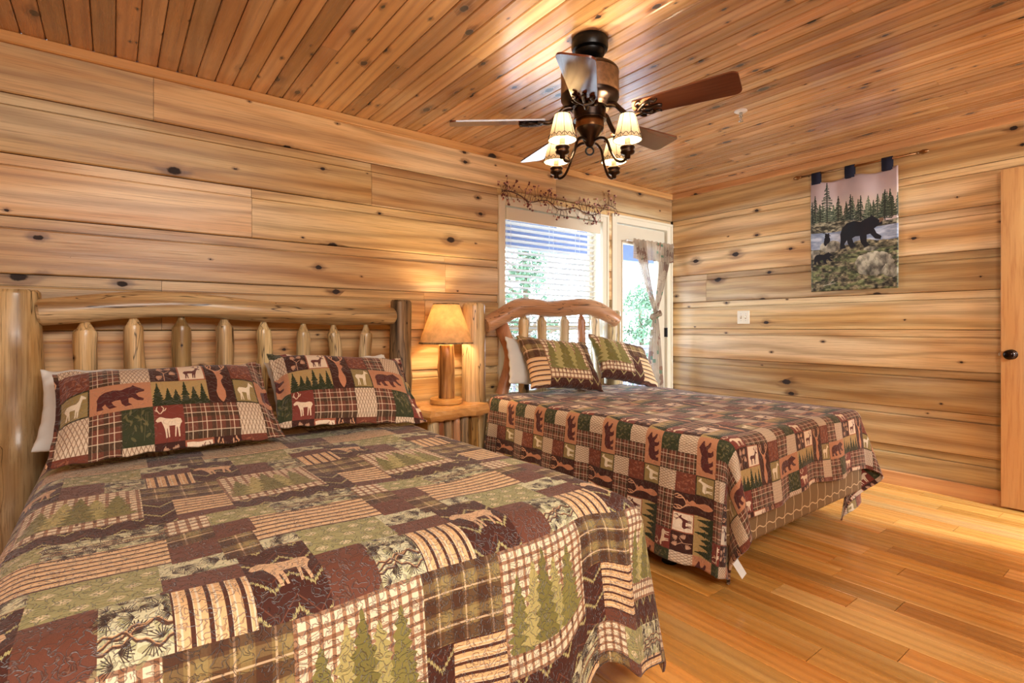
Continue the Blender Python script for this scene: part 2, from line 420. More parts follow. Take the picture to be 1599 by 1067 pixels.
def vnoise(w, h, sx, sy, seed=0, octs=3):
    r = np.random.default_rng(seed); out = np.zeros((h, w)); amp = 1.0; tot = 0
    for o in range(octs):
        nx, ny = max(2, int(sx * 2 ** o)), max(2, int(sy * 2 ** o)); g = r.random((ny + 1, nx + 1))
        x = np.linspace(0, nx - 1e-6, w); y = np.linspace(0, ny - 1e-6, h); xi, yi = x.astype(int), y.astype(int)
        fx, fy = x - xi, y - yi; fx = fx * fx * (3 - 2 * fx); fy = (fy * fy * (3 - 2 * fy))[:, None]
        a = g[yi][:, xi] * (1 - fx) + g[yi][:, xi + 1] * fx; b = g[yi + 1][:, xi] * (1 - fx) + g[yi + 1][:, xi + 1] * fx
        out += amp * (a * (1 - fy) + b * fy); tot += amp; amp *= 0.5
    return out / tot
BEAR = [(.04, .34), (.03, .50), (.08, .66), (.18, .76), (.34, .79), (.50, .75), (.60, .82), (.69, .86), (.73, .92), (.77, .86), (.86, .78), (.95, .70), (.94, .63), (.84, .60), (.78, .55), (.83, .42), (.93, .33), (.91, .25), (.80, .28), (.70, .42), (.63, .40), (.63, .22), (.70, .12), (.57, .09), (.50, .22), (.48, .38), (.38, .38), (.31, .34), (.35, .20), (.41, .12), (.27, .09), (.21, .22), (.19, .31), (.13, .22), (.16, .10), (.03, .09), (.03, .22)]
DEER = [(.14, .60), (.10, .52), (.14, .44), (.20, .34), (.17, .06), (.22, .06), (.26, .33), (.32, .44), (.56, .42), (.60, .30), (.58, .05), (.63, .05), (.66, .30), (.70, .44), (.74, .60), (.80, .74), (.92, .72), (.94, .77), (.86, .84), (.80, .88), (.74, .94), (.72, .86), (.66, .72), (.56, .64), (.36, .66), (.20, .66)]
LEGS2 = [[(.25, .38), (.29, .06), (.33, .06), (.31, .38)], [(.52, .42), (.50, .06), (.54, .06), (.60, .42)]]
ANT = [[(.78, .88), (.70, .98), (.66, 1.12), (.72, 1.22)], [(.70, .98), (.62, 1.02), (.58, 1.10)], [(.82, .88), (.88, .98), (.92, 1.10), (.88, 1.20)], [(.88, .98), (.96, 1.04)]]
ELK = [(.10, .60), (.06, .48), (.12, .40), (.16, .30), (.14, .05), (.19, .05), (.23, .30), (.28, .38), (.56, .38), (.60, .28), (.58, .05), (.63, .05), (.67, .28), (.72, .42), (.78, .56), (.92, .54), (.97, .60), (.92, .68), (.82, .74), (.74, .72), (.62, .66), (.40, .62), (.22, .64)]
SHEAD = [(.33, .12), (.42, .04), (.50, .0), (.58, .04), (.68, .12), (.70, .24), (.60, .38), (.58, .46), (.70, .52), (.72, .57), (.66, .60), (.60, .64), (.74, .70), (.62, .71), (.54, .73), (.44, .71), (.28, .74), (.36, .66), (.40, .58), (.42, .48), (.38, .36), (.30, .24)]
SANT = [[(.42, .70), (.26, .76), (.12, .84), (.08, .94), (.14, 1.0)], [(.22, .78), (.30, .88), (.28, .98)], [(.13, .84), (.20, .92)], [(.56, .71), (.72, .76), (.88, .84), (.94, .94), (.86, 1.0)], [(.78, .78), (.72, .88), (.74, .98)], [(.88, .84), (.82, .92)]]
def fir(cv, rect, col, n=6, jag=0.0, rs=None):
    pts = []; L = []; Rr = []
    for i in range(n):
        y0 = 0.08 + 0.92 * i / n; w = 0.5 * (1 - i / n) * (1.0 if rs is None else rs.uniform(0.75, 1.1)); w2 = w * 0.55
        L += [(0.5 - w, y0), (0.5 - w2, y0 + 0.92 / n * 0.75)]; Rr += [(0.5 + w, y0), (0.5 + w2, y0 + 0.92 / n * 0.75)]
    cv.poly(L + [(0.5, 1.0)] + Rr[::-1], col, rect); cv.poly([(.45, 0), (.55, 0), (.55, .1), (.45, .1)], col, rect)
def deer(cv, rect, col, antl=True, flip=False, body=DEER):
    cv.poly(body, col, rect, flip)
    for q in LEGS2: cv.poly(q, col, rect, flip)
    if antl:
        for q in ANT: cv.line(q, .035, col, rect, flip)
def plaid(base, bands):
    """bands: list of (axis, period, offset, width, colour, strength)"""
    def f(X, Y):
        o = np.empty(X.shape + (3,)); o[:] = base
        for ax, per, off, wd, col, st in bands:
            q = X if ax == 'x' else Y
            m = (((q / per + off) % 1.0) < wd).astype(float)[..., None] * st
            o = o * (1 - m) + np.array(col) * m
        return o
    return f
BRN, DBR, TAN, CRM, MOSS, DGRN, OLV, SAGE = (108, 60, 48), (66, 36, 30), (186, 132, 98), (228, 208, 180), (142, 136, 88), (56, 62, 40), (150, 132, 84), (206, 204, 166)
def weave(X, Y, nx=7, ny=7):
    o = np.empty(X.shape + (3,)); o[:] = (216, 198, 172)
    z = np.abs(((X * nx + 0.5 * np.floor(Y * ny)) % 1.0) - 0.5) * 2; y = (Y * ny) % 1.0
    m = (np.abs(z - y) < 0.2)[..., None]; return np.where(m, np.array((150, 124, 100)), o)
def lodge_tile():
    c = 170; cv = Cv(6 * c, 3 * c, BRN); C = lambda i, j, w=1, h=1: (i / 6, j / 3, (i + w) / 6, (j + h) / 3)
    PL = plaid((112, 66, 50), [('y', .5, .0, .30, (70, 56, 40), .7), ('x', .5, .1, .3, (64, 52, 38), .6), ('y', .5, .33, .05, (222, 204, 176), .85), ('y', .5, .75, .05, (222, 204, 176), .8), ('x', .5, .5, .06, (222, 204, 176), .8), ('x', .5, .8, .04, (214, 190, 160), .7)])
    # rows bottom to top: elk row (0), trees row (1), stag row (2)
    # tile rows read downwards B (2), C (1), D (0)
    cv.rect((122, 58, 48), C(0, 0)); deer(cv, (0.02 / 6, .03 / 3, .97 / 6, .80 / 3), CRM, True, True, ELK)
    cv.fn(C(1, 0, 2), lambda X, Y: PL(X * 2, Y)); cv.fn(C(3, 0), weave)
    cv.fn(C(4, 0), PL)
    def leafprint(r, bg, fg, seed, n=16):
        cv.rect(bg, r); rs = random.Random(seed); x0, y0, x1, y1 = r
        for k in range(n):
            cx, cy = rs.uniform(.1, .9), rs.uniform(.1, .9)
            cv.ell((cx, cy), (.09, .035), fg, r, ang=rs.uniform(0, 3.1), al=.75)
        for k in range(4): cv.line([(rs.uniform(.1, .9), rs.uniform(0, .4)), (rs.uniform(.1, .9), rs.uniform(.6, 1))], .02, fg, r, al=.7)
    leafprint(C(5, 0), DGRN, (112, 106, 70), 3)
    cv.rect((176, 150, 98), C(0, 1, 2))
    rs = random.Random(5)
    for k, (xx, hh) in enumerate(((.10, .95), (.28, .72), (.42, .66), (.58, .97), (.74, .74), (.90, .86))):
        fir(cv, ((xx - .13) / 3, 1 / 3, (xx + .13) / 3, (1 + hh) / 3), (44, 54, 32), 8, rs=rs)
    cv.rect((44, 54, 32), (0, 1 / 3, 2 / 6, 1.14 / 3))
    cv.rect(DBR, C(2, 1, 1, 2)); r = (2.06 / 6, 1.03 / 3, 2.94 / 6, 2.97 / 3); cv.poly(SHEAD, (192, 134, 100), r)
    for q in SANT: cv.line(q, .06, (206, 158, 122), r)
    cv.rect((56, 48, 30), C(3, 1)); cv.rect(OLV, (3.05 / 6, 1.05 / 3, 3.95 / 6, 1.95 / 3)); deer(cv, (3.08 / 6, 1.06 / 3, 3.95 / 6, 1.95 / 3), (232, 222, 196), False)
    cv.rect(TAN, C(4, 1, 2)); cv.poly(BEAR, (84, 42, 40), (4.18 / 6, 1.06 / 3, 5.86 / 6, 1.98 / 3))
    r = C(0, 2); cv.rect(DBR, r)
    for a, b, an in ((.30, .74, .6), (.25, .28, -.6), (.74, .72, 2.2), (.72, .40, .5)):
        for dd in (-.7, -.25, .25, .7): cv.ell((a + .09 * math.cos(an + dd), b + .09 * math.sin(an + dd)), (.12, .05), (200, 160, 130), r, ang=an + dd, al=.8)
    cv.line([(.5, .05), (.5, .5), (.35, .7)], .03, (200, 160, 130), r); cv.line([(.5, .45), (.7, .6)], .03, (200, 160, 130), r)
    cv.rect((160, 96, 70), C(1, 2)); cv.rect((232, 216, 190), (1.05 / 6, 2.05 / 3, 1.95 / 6, 2.95 / 3)); deer(cv, (1.12 / 6, 2.07 / 3, 1.92 / 6, 2.76 / 3), (96, 50, 44))
    leafprint(C(3, 2), (116, 62, 46), (158, 104, 78), 8, 14)
    cv.fn(C(4, 2), PL); cv.fn(C(5, 2), weave)
    return cv
QW, QH, QX, QV = 0.475, 0.94, -0.205, 0.66      # moss quilt: tile size and where it starts on the bed
def quilt_tile():
    S = 1900; w, h = int(QW * S), int(QH * S); cv = Cv(w, h, SAGE)
    def Rc(x0, v0, x1, v1): return ((x0 - QX) / QW, (v0 - QV) / QH, (x1 - QX) / QW, (v1 - QV) / QH)
    def wrapped(x0, v0, x1, v1, f):
        for dx in (-QW, 0, QW):
            for dv in (-QH, 0, QH):
                r = Rc(x0 + dx, v0 + dv, x1 + dx, v1 + dv)
                if r[0] < 1 and r[2] > 0 and r[1] < 1 and r[3] > 0: f(r)
    def pat(x0, v0, x1, v1, func):
        def f(r):
            m = (max(r[0], 0), max(r[1], 0), min(r[2], 1), min(r[3], 1))
            i0, j0, i1, j1 = int(round(m[0] * w)), int(round(m[1] * h)), int(round(m[2] * w)), int(round(m[3] * h))
            if i1 <= i0 or j1 <= j0: return
            X, Y = np.meshgrid((np.arange(i0, i1) + .5) / S - r[0] * QW, (np.arange(j0, j1) + .5) / S - r[1] * QH)
            cv.a[j0:j1, i0:i1] = func(X, Y) / 255
        wrapped(x0, v0, x1, v1, f)
    def ging(X, Y):
        o = np.empty(X.shape + (3,)); o[:] = (242, 218, 186)
        a = (((X / .0235) % 1) < .34).astype(float)[..., None]; b = (((Y / .0235) % 1) < .34).astype(float)[..., None]
        o = o * (1 - .62 * a) + np.array((120, 76, 48)) * .62 * a; o = o * (1 - .62 * b) + np.array((110, 68, 44)) * .62 * b; return o
    def brown(X, Y): o = np.empty(X.shape + (3,)); o[:] = (108, 66, 52); return o
    def stripH(X, Y):
        o = np.empty(X.shape + (3,)); o[:] = (222, 184, 134); q = (Y / .026) % 1
        o[q < .26] = (84, 50, 38); o[(q > .5) & (q < .62)] = (232, 212, 180); o[(q > .26) & (q < .32)] = (232, 212, 180); return o
    def stripV(X, Y): return stripH(Y, X * 0.9 + .004)
    def plaid2(X, Y):
        o = np.empty(X.shape + (3,)); o[:] = (126, 104, 66)
        for q, ws in ((X, .069), (Y, .075)):
            p = (q / ws) % 1
            m = ((p > .02) & (p < .42)).astype(float)[..., None] * .55; o = o * (1 - m) + np.array((70, 42, 32)) * m
            m = ((p > .50) & (p < .56)).astype(float)[..., None] * .8; o = o * (1 - m) + np.array((226, 202, 166)) * m
            m = ((p > .66) & (p < .94)).astype(float)[..., None] * .35; o = o * (1 - m) + np.array((170, 158, 104)) * m
        return o
    def diam(X, Y):
        o = np.empty(X.shape + (3,)); o[:] = (160, 156, 106)
        gx, gy = .052, .046; row = np.floor(Y / gy); x = ((X / gx + .5 * (row % 2)) % 1 - .5) * gx; y = ((Y / gy) % 1 - .5) * gy
        d = np.abs(x) * .8 + np.abs(y); m = (d < .013) & ~((d < .0095) & (d > .0068)) & ~((np.abs(x) < .0012) & (d > .003)) & ~((np.abs(y) < .0012) & (d > .003))
        o[m] = (232, 216, 180); return o
    def chev(X, Y):
        o = np.empty(X.shape + (3,)); o[:] = (74, 40, 32)
        z = np.abs(((X / .075) % 1) - .5) * 2 * .045; q = (Y - z + .3) % .085
        jit = (np.sin(X * 900) + np.sin(X * 1733)) * .0022; o[np.abs(q - .02 + jit) < .0045] = (178, 170, 116); o[np.abs(q - .045) < .002] = (110, 66, 50); return o
    def branch(x0, v0, x1, v1, seed, dens=1.0):
        rs = random.Random(seed); W, V = x1 - x0, v1 - v0
        def f(r):
            cv.rect(SAGE, r); W_, V_ = W, V
            rr = random.Random(seed)
            for k in range(int(26 * dens)): cv.ell((rr.random(), rr.random()), (.012 / W_, .006 / V_), (160, 160, 116), r, ang=rr.uniform(0, 3), al=.6)
            for k in range(int(W * V * 1300 * dens) + 6):
                cx, cy, an = rr.random(), rr.random(), rr.uniform(0, 6.3)
                for q in range(9):
                    a2 = an + (q - 4) * .28; l = rr.uniform(.014, .026)
                    cv.line([(cx, cy), (cx + l * math.cos(a2) / W_, cy + l * math.sin(a2) / V_)], .0016 / W_, (60, 46, 40), r, al=.9)
            for k in range(3):
                y = rr.uniform(.2, .8); a1, a2 = rr.uniform(.05, .14), rr.uniform(0, 6.3); pts = [(i / 16, y + a1 * math.sin(i / 16 * 5 + a2) + .03 * math.sin(i * 1.3 + a2)) for i in range(17)]; cv.line(pts, .0045 / W_, (86, 62, 50), r); cv.line([(p[0], p[1] + .02) for p in pts], .002 / W_, (190, 150, 110), r)
        wrapped(x0, v0, x1, v1, f)
    def trees(x0, v0, x1, v1, seed):
        pat(x0, v0, x1, v1, ging); W, V = x1 - x0, v1 - v0
        def f(r):
            rr = random.Random(seed)
            for k, (cx, hh, ww, col) in enumerate(((.18, .60, .2, (128, 124, 70)), (.37, .66, .22, (178, 168, 108)), (.62, .60, .2, (172, 164, 104)), (.49, .74, .19, (122, 116, 64)), (.80, .66, .2, (132, 126, 70)))):
                b = .20 + rr.uniform(-.02, .03); cv.rect((96, 66, 46), (r[0] + (cx - .012) * (r[2] - r[0]), r[1] + (b - .07) * (r[3] - r[1]), r[0] + (cx + .012) * (r[2] - r[0]), r[1] + (b + .05) * (r[3] - r[1])))
                L, Rt = [], []; n = 16
                for i in range(n):
                    t = i / n; wv = ww * .95 * (1 - t) ** .75 * (.6 + .4 * (i % 2)) * rr.uniform(.75, 1.15); wv2 = ww * .95 * (1 - t) ** .75 * (.6 + .4 * (i % 2)) * rr.uniform(.75, 1.15)
                    L.append((cx - wv, b + hh * t)); Rt.append((cx + wv2, b + hh * t - .01))
                cv.poly(L + [(cx, b + hh)] + Rt[::-1], col, r)
        wrapped(x0, v0, x1, v1, f)
    def animal(x0, v0, x1, v1):
        pat(x0, v0, x1, v1, chev)
        wrapped(x0, v0, x1, v1, lambda r: (cv.poly(ELK, (216, 180, 140), (r[0] + .03 * (r[2] - r[0]), r[1] + .26 * (r[3] - r[1]), r[0] + .97 * (r[2] - r[0]), r[1] + .92 * (r[3] - r[1])), True),
            [cv.poly(q, (216, 180, 140), (r[0] + .03 * (r[2] - r[0]), r[1] + .26 * (r[3] - r[1]), r[0] + .97 * (r[2] - r[0]), r[1] + .92 * (r[3] - r[1])), True) for q in LEGS2]))
    e = .27
    branch(QX, 1.14, e, 1.34, 21, .8)
    trees(QX, .74, .065, 1.03, 1); pat(.065, .86, e, 1.03, plaid2); pat(.065, .66, .135, .86, chev); pat(.135, .70, e, .86, stripH)
    pat(QX, .66, .065, .74, chev); pat(.135, .66, e, .70, brown)
    pat(-.125, 1.03, -.02, 1.18, brown); branch(-.02, 1.03, .083, 1.18, 5); pat(.083, 1.03, .213, 1.17, stripV); animal(.213, 1.03, .35, 1.27)
    pat(.07, 1.17, .213, 1.24, brown); pat(-.125, 1.18, .075, 1.33, diam); pat(-.205, 1.33, .1, 1.50, stripH)
    pat(.1, 1.32, .195, 1.42, brown); pat(.195, 1.27, .27, 1.40, plaid2); pat(.195, 1.40, .28, 1.50, brown); pat(.1, 1.50, .195, 1.60, ging); pat(.1, 1.42, .195, 1.50, plaid2)
    pat(.195, 1.50, .35, 1.60, diam); branch(-.125, 1.50, .1, 1.60, 9, 1.5)
    for x in (QX, .065, .1):
        wrapped(x, .66, x + .002, 1.6, lambda r: cv.rect((120, 96, 70), r)) if False else None
    return cv
def cloth_mat(name, im, tile, seed=0.0, stitch=26.0, stitch_col=0.25, transl=0.0, puff=0.6, alpha=None):
    """printed quilted cotton: the print, a fine weave and the puffed lines of the quilting"""
    t = NT(name); uv = t.n('ShaderNodeUVMap').outputs[0]
    ti = t.n('ShaderNodeTexImage'); ti.image = im; ti.extension = 'REPEAT'; t.l(uv, ti.inputs['Vector'])
    p = t.vm('MULTIPLY', uv, (tile[0], tile[1], 1))
    nz = t.noise(p, stitch, 1.0, 0.4, 0.9)
    ln = t.math('ABSOLUTE', t.math('SUBTRACT', nz, 0.5))
    seam = t.rng(ln, 0.0, 0.05, 0.0, 1.0, True)
    weave_ = t.noise(p, 420.0, 2)
    fold = t.noise(p, 9.0, 3)
    c = ti.outputs[0]
    c = t.mix(t.rng(weave_, .3, .7, 0.0, .16), c, (0.02, 0.015, 0.01, 1))
    st = t.math('MULTIPLY', t.rng(ln, 0.006, 0.018, 1.0, 0.0), stitch_col)
    c = t.mix(st, c, (0.55, 0.47, 0.36, 1))
    t.l(c, t.b.inputs['Base Color']); t.b.inputs['Roughness'].default_value = 0.78; t.b.inputs['Specular IOR Level'].default_value = 0.25
    t.b.inputs['Sheen Weight'].default_value = 0.25; t.b.inputs['Sheen Roughness'].default_value = 0.4
    hgt = t.math('ADD', t.math('MULTIPLY', seam, 1.0), t.math('ADD', t.math('MULTIPLY', weave_, 0.12), t.math('MULTIPLY', fold, 0.6)))
    t.bump(hgt, puff, 0.006)
    return t.m
# ------------------------------------------------------------------ the room
def board_profile(z0, z1, lip=0.05, last=False):
    """(z, depth-from-face) outline of one channel board: proud face, recessed lip at the top"""
    t = 0.024
    if last: lip = 0.0
    zf = z1 - lip
    p = [(z0 + .0035, t), (z0 + .0035, .006), (z0 + .009, .0)]
    p += [(zf - .009, .0), (zf - .003, .006), (zf - .002, .0225), (zf + .0015, .0225), (zf + .0025, .013), (z1, .013), (z1, t)] if lip else [(z1, .0), (z1, t)]
    return p
def span_cut(a, b, holes):
    out = [(a, b)]
    for h0, h1 in holes:
        nx = []
        for s, e in out:
            if h1 <= s or h0 >= e: nx.append((s, e)); continue
            if h0 > s: nx.append((s, h0))
            if h1 < e: nx.append((h1, e))
        out = nx
    return [q for q in out if q[1] - q[0] > 0.004]
WIN = dict(cx0=2.316, cx1=3.522, cz0=0.40, cz1=2.118, x0=2.382, x1=3.452, z0=0.47, z1=2.052)
DR1 = dict(cx0=3.567, cx1=4.45, cz1=2.142, x0=3.635, x1=4.372, z1=2.072)
def struct(g, name, mat, parent=None, **k): return props(g.mk(name, mat, parent, **k), kind='structure')
# left wall: backing with openings, then the boards
g = G(); yb0, yb1 = Y0 + .0245, Y0 + .16
ex = .0135
for x0, x1, z0, z1 in ((XL, WIN['x0'] - ex, 0, H), (WIN['x1'] + ex, DR1['x0'] - ex, 0, H), (DR1['x1'] + ex, X0 + .2, 0, H), (WIN['x0'] - ex, WIN['x1'] + ex, 0, WIN['z0'] - .001), (WIN['x0'] - ex, WIN['x1'] + ex, WIN['z1'] + ex, H), (DR1['x0'] - ex, DR1['x1'] + ex, DR1['z1'] + ex, H)):
    g.box(x0, yb0, z0, x1, yb1, z1)
wall_left = struct(g, 'wall_left', M['backing'])
jr = random.Random(3)
JL = {0: [1.1], 1: [0.4, 1.9], 2: [-.3, 1.45], 3: [.9], 4: [0.2, 1.7], 5: [1.86], 6: [.62], 7: [1.32], 8: [.165, 2.9]}
for i in range(9):
    z0, z1 = ROWS[i], ROWS[i + 1]; holes = []
    if z1 > WIN['cz0'] and z0 < WIN['cz1'] - .03: holes.append((WIN['cx0'], WIN['cx1']))
    if z0 < DR1['cz1'] - .03: holes.append((DR1['cx0'], DR1['cx1']))
    for s, e in span_cut(XL, X0, holes):
        cuts = [s] + [j for j in JL[i] if s + .1 < j < e - .1] + [e]
        for a, b in zip(cuts[:-1], cuts[1:]):
            zt = min(z1, WIN['cz0']) if (i == 1 and False) else z1
            dy = jr.uniform(-.0012, .0012)
            pf = board_profile(z0, zt, last=(i == 8))
            G().prism([(Y0 + d + dy, z) for z, d in pf], 'x', a + .0008, b - .0008).mk('board', M['wall_x'], wall_left, origin=((a + b) / 2, Y0, (z0 + z1) / 2))
for s, e, z0 in ((WIN['cx0'], WIN['cx1'], WIN['cz1'] + .001), (WIN['cx1'], DR1['cx0'], 1.90), (DR1['cx0'], X0, DR1['cz1'] + .001)):
    if z0 > 2: G().prism([(Y0 + q, z) for q, z in ((.022, z0), (.002, z0), (.002, 2.12 if z0 < 2.12 else z0 + .001), (.014, 2.125 if z0 < 2.12 else z0 + .003), (.014, 2.17), (.022, 2.17))], 'x', s + .0008, e - .0008).mk('board', M['wall_x'], wall_left, origin=((s + e) / 2, Y0, 2.03))
# right wall
g = G(); g.box(X0 + .024, YB, 0, X0 + .16, Y0 + .16, H)
wall_right = struct(g, 'wall_right', M['backing'])
JR = {1: [.2], 3: [.1], 5: [2.85], 7: [.3], 8: [0.4]}
for i in range(9):
    z0, z1 = ROWS[i], ROWS[i + 1]
    cuts = [YB] + JR.get(i, []) + [Y0]
    for a, b in zip(cuts[:-1], cuts[1:]):
        dx = jr.uniform(-.0012, .0012)
        G().prism([(X0 + d + dx, z) for z, d in board_profile(z0, z1, last=(i == 8))], 'y', a + .0008, b - .0008).mk('board', M['wall_y'], wall_right, origin=(X0, (a + b) / 2, (z0 + z1) / 2))
# unseen walls behind the photographer
g = G(); g.box(XL - .12, YB, 0, XL, Y0 + .16, H); struct(g, 'wall_far', M['plaster'])
g = G(); g.box(XL, YB - .12, 0, 3.42, YB, H); struct(g, 'wall_near', M['plaster'])
g = G(); g.box(3.42, YB - .12, 0, 3.54, -.28, H); g.box(3.42, -.28, 0, 3.76, -.16, H); g.box(3.76, -.28, 2.10, X0, -.16, H); struct(g, 'wall_inner', M['plaster'])
# ceiling planks, running from the left wall towards the camera
g = G(); g.box(XL - .12, -2.6, H + .016, X0 + .16, Y0 + .16, H + .1)
ceiling = struct(g, 'ceiling', M['backing'])
pw = 0.0853; k = 0; xr = X0 - .004
cj = random.Random(12)
while xr > XL:
    xl = max(xr - pw, XL); e = .0045
    cuts = [YB] + ([cj.uniform(-.6, 2.9)] if cj.random() < .35 else []) + [Y0]
    for a, b in zip(cuts[:-1], cuts[1:]):
        dz = cj.uniform(-.0008, .0008)
        G().prism([(xl + .0012, H + .016), (xl + .0012, H + e + dz), (xl + .0012 + e, H + dz), (xr - .0012 - e, H + dz), (xr - .0012, H + e + dz), (xr - .0012, H + .016)], 'y', a + .0006, b - .0006).mk('plank', M['ceil'], ceiling, origin=((xl + xr) / 2, (a + b) / 2, H))
    xr -= pw
# floor boards
g = G(); g.box(XL - .12, -2.6, -.12, X0 + .16, Y0 + .16, -.018)
floor = struct(g, 'floor', M['backing'])
fw = 0.1216; KJ = {}
for xx, yy in ((2.595, 1.023), (2.81, .85), (2.46, .748), (2.10, .629), (3.19, .556), (4.29, 1.163), (4.045, 1.01), (4.17, .746), (3.68, .847), (3.564, 1.088), (3.06, .972), (3.93, 1.62), (3.80, 1.9), (2.23, 1.12)):
    KJ.setdefault(int(round((4.41 - xx) / fw)), []).append(yy)
for k in range(-1, 46):
    xl = 4.41 - fw * k; xr = min(xl + fw, X0 + .02); xl = max(xl, XL)
    if xr - xl < .01: continue
    js = list(KJ.get(k, []))
    y = YB + cj.uniform(.2, 1.0)
    while y < Y0 - .3:
        if all(abs(y - q) > .75 for q in js): js.append(y)
        y += cj.uniform(.9, 1.7)
    cuts = [YB if xl < 3.5 else -2.4] + sorted(js) + [Y0]
    for a, b in zip(cuts[:-1], cuts[1:]):
        e = .0016; dz = cj.uniform(-.0003, .0003)
        G().prism([(xl + .0007, -.018), (xl + .0007, -e + dz), (xl + .0007 + e, dz), (xr - .0007 - e, dz), (xr - .0007, -e + dz), (xr - .0007, -.018)], 'y', a + .0014, b - .0014).mk('floor_board', M['floor'], floor, origin=((xl + xr) / 2, (a + b) / 2, 0))
# trim along the ceiling, baseboards
tp = [(0, H - .052), (-.014, H - .052), (-.02, H - .046), (-.02, H - .004), (-.016, H), (0, H)]
g = G(); g.prism([(Y0 + d, z) for d, z in tp], 'x', XL, X0); struct(g, 'trim_1', M['trim_x'])
g = G(); g.prism([(X0 + d, z) for d, z in tp], 'y', -.16, Y0 - .02); struct(g, 'trim_2', M['trim_y'])
bp = [(0, 0), (-.016, 0), (-.016, .088), (-.010, .095), (0, .095)]
g = G(); g.prism([(X0 + d, z) for d, z in bp], 'y', -.16, Y0); struct(g, 'baseboard_right', M['trim_y'])
g = G()
g.prism([(Y0 + d, z) for d, z in bp], 'x', XL, DR1['cx0'] - .002); struct(g, 'baseboard_left', M['trim_x'])

# ------------------------------------------------------------------ window with blind
def casing(name, x0, x1, z0, z1, ix0, ix1, iz0, iz1, sill):
    o = None
    root = props(G().box(x0, Y0 - .004, z0, ix0, Y0 + .02, z1, .003).mk('%s' % name, M['cream']), kind='structure')
    G().box(ix1, Y0 - .004, z0, x1, Y0 + .02, z1, .003).mk('side_casing', M['cream'], root)
    G().box(ix0, Y0 - .004, iz1, ix1, Y0 + .02, z1, .003).mk('head_casing', M['cream'], root)
    # raised outer bead of the casing
    g = G(); w = .022
    g.box(x0, Y0 - .014, z0, x0 + w, Y0 - .0035, z1, .003); g.box(x1 - w, Y0 - .014, z0, x1, Y0 - .0035, z1, .003); g.box(x0 + w, Y0 - .014, z1 - w, x1 - w, Y0 - .0035, z1, .003)
    g.mk('bead', M['cream'], root)
    g = G()
    g.box(ix0 - .012, Y0 + .02, z0, ix0, Y0 + .16, iz1 + .012); g.box(ix1, Y0 + .02, z0, ix1 + .012, Y0 + .16, iz1 + .012); g.box(ix0, Y0 + .02, iz1, ix1, Y0 + .16, iz1 + .012)
    g.mk('jamb', M['cream'], root)
    if sill:
        G().box(x0, Y0 - .03, z0 - .03, x1, Y0 + .16, iz0, .004).mk('sill', M['cream'], root)
    return root
w = WIN
win = casing('window_1', w['cx0'], w['cx1'], w['cz0'], w['cz1'], w['x0'], w['x1'], w['z0'], w['z1'], True)
ym = Y0 + .115; zm = 1.115
for nm, za, zb, yy in (('upper_sash', zm - .022, w['z1'], ym + .01), ('lower_sash', w['z0'], zm + .022, ym - .012)):
    g = G(); f = .042
    g.box(w['x0'], yy, za, w['x0'] + f, yy + .022, zb); g.box(w['x1'] - f, yy, za, w['x1'], yy + .022, zb); g.box(w['x0'] + f, yy, za, w['x1'] - f, yy + .022, za + f); g.box(w['x0'] + f, yy, zb - f, w['x1'] - f, yy + .022, zb)
    sash = g.mk(nm, M['cream'], win)
    G().box(w['x0'] + f, yy + .009, za + f, w['x1'] - f, yy + .013, zb - f).mk('pane', M['glass'], sash)
bl = thing('window_blind', 'white horizontal slat blind hanging open in the window behind the far bed', 'blind', (2.9, Y0 + .05, 1.95))
bx0, bx1 = 2.392, 3.405
G().box(bx0, Y0 + .0, 1.945, bx1 + .02, Y0 + .018, 2.040, .004).mk('valance', M['cream'], bl)
G().box(bx0, Y0 + .022, 1.985, bx1, Y0 + .075, 2.035, .003).mk('head_rail', M['slat'], bl)
first = None; zc = 1.935
while zc > 0.54:
    if first is None:
        p = []
        for q in range(7):
            a = -1 + 2 * q / 6; p.append((Y0 + .05 + a * .024, zc + .0035 * (1 - a * a) - .0055 * a))
        first = G().prism(p + [(y, z - .0028) for y, z in p[::-1]], 'x', bx0 + .004, bx1 - .004).mk('slat', M['slat'], bl)
    else:
        copy_part(first, bl, first.location + Vector((0, 0, zc - 1.935)))
    zc -= .0455
G().box(bx0 + .004, Y0 + .026, .495, bx1 - .004, Y0 + .074, .515, .003).mk('bottom_rail', M['slat'], bl)
for xx in (bx0 + .06, bx0 + .50, bx0 + .80, bx1 - .06):
    g = G()
    for yy in (Y0 + .0245, Y0 + .0755): g.tube([(xx, yy, 1.985), (xx, yy, .51)], .0011, 5)
    g.mk('ladder_cord', M['slat'], bl)

# ------------------------------------------------------------------ glazed door at the corner, with its knotted curtain
d = DR1
dr = casing('door_1', d['cx0'], d['cx1'] - .002, 0.0, d['cz1'], d['x0'], d['x1'], 0, d['z1'], False)
yl0, yl1 = Y0 + .024, Y0 + .066; gx0, gx1, gz0, gz1 = 3.742, 4.262, .26, 1.895
a, b, zt = d['x0'] + .006, d['x1'] - .012, d['z1'] - .008
g = G()
g.box(a, yl0, .012, gx0, yl1, zt); g.box(gx1, yl0, .012, b, yl1, zt); g.box(gx0, yl0, .012, gx1, yl1, gz0); g.box(gx0, yl0, gz1, gx1, yl1, zt)
leaf = g.mk('door_leaf', M['cream_d'], dr)
G().box(gx0, yl0 + .016, gz0, gx1, yl0 + .022, gz1).mk('pane', M['glass'], leaf)
g = G(); bw = .018
g.box(gx0 - bw, yl0 - .008, gz0 - bw, gx0, yl0, gz1 + bw, .002); g.box(gx1, yl0 - .008, gz0 - bw, gx1 + bw, yl0, gz1 + bw, .002); g.box(gx0, yl0 - .008, gz1, gx1, yl0, gz1 + bw, .002); g.box(gx0, yl0 - .008, gz0 - bw, gx1, yl0, gz0, .002)
g.mk('glazing_bead', M['cream_d'], leaf)
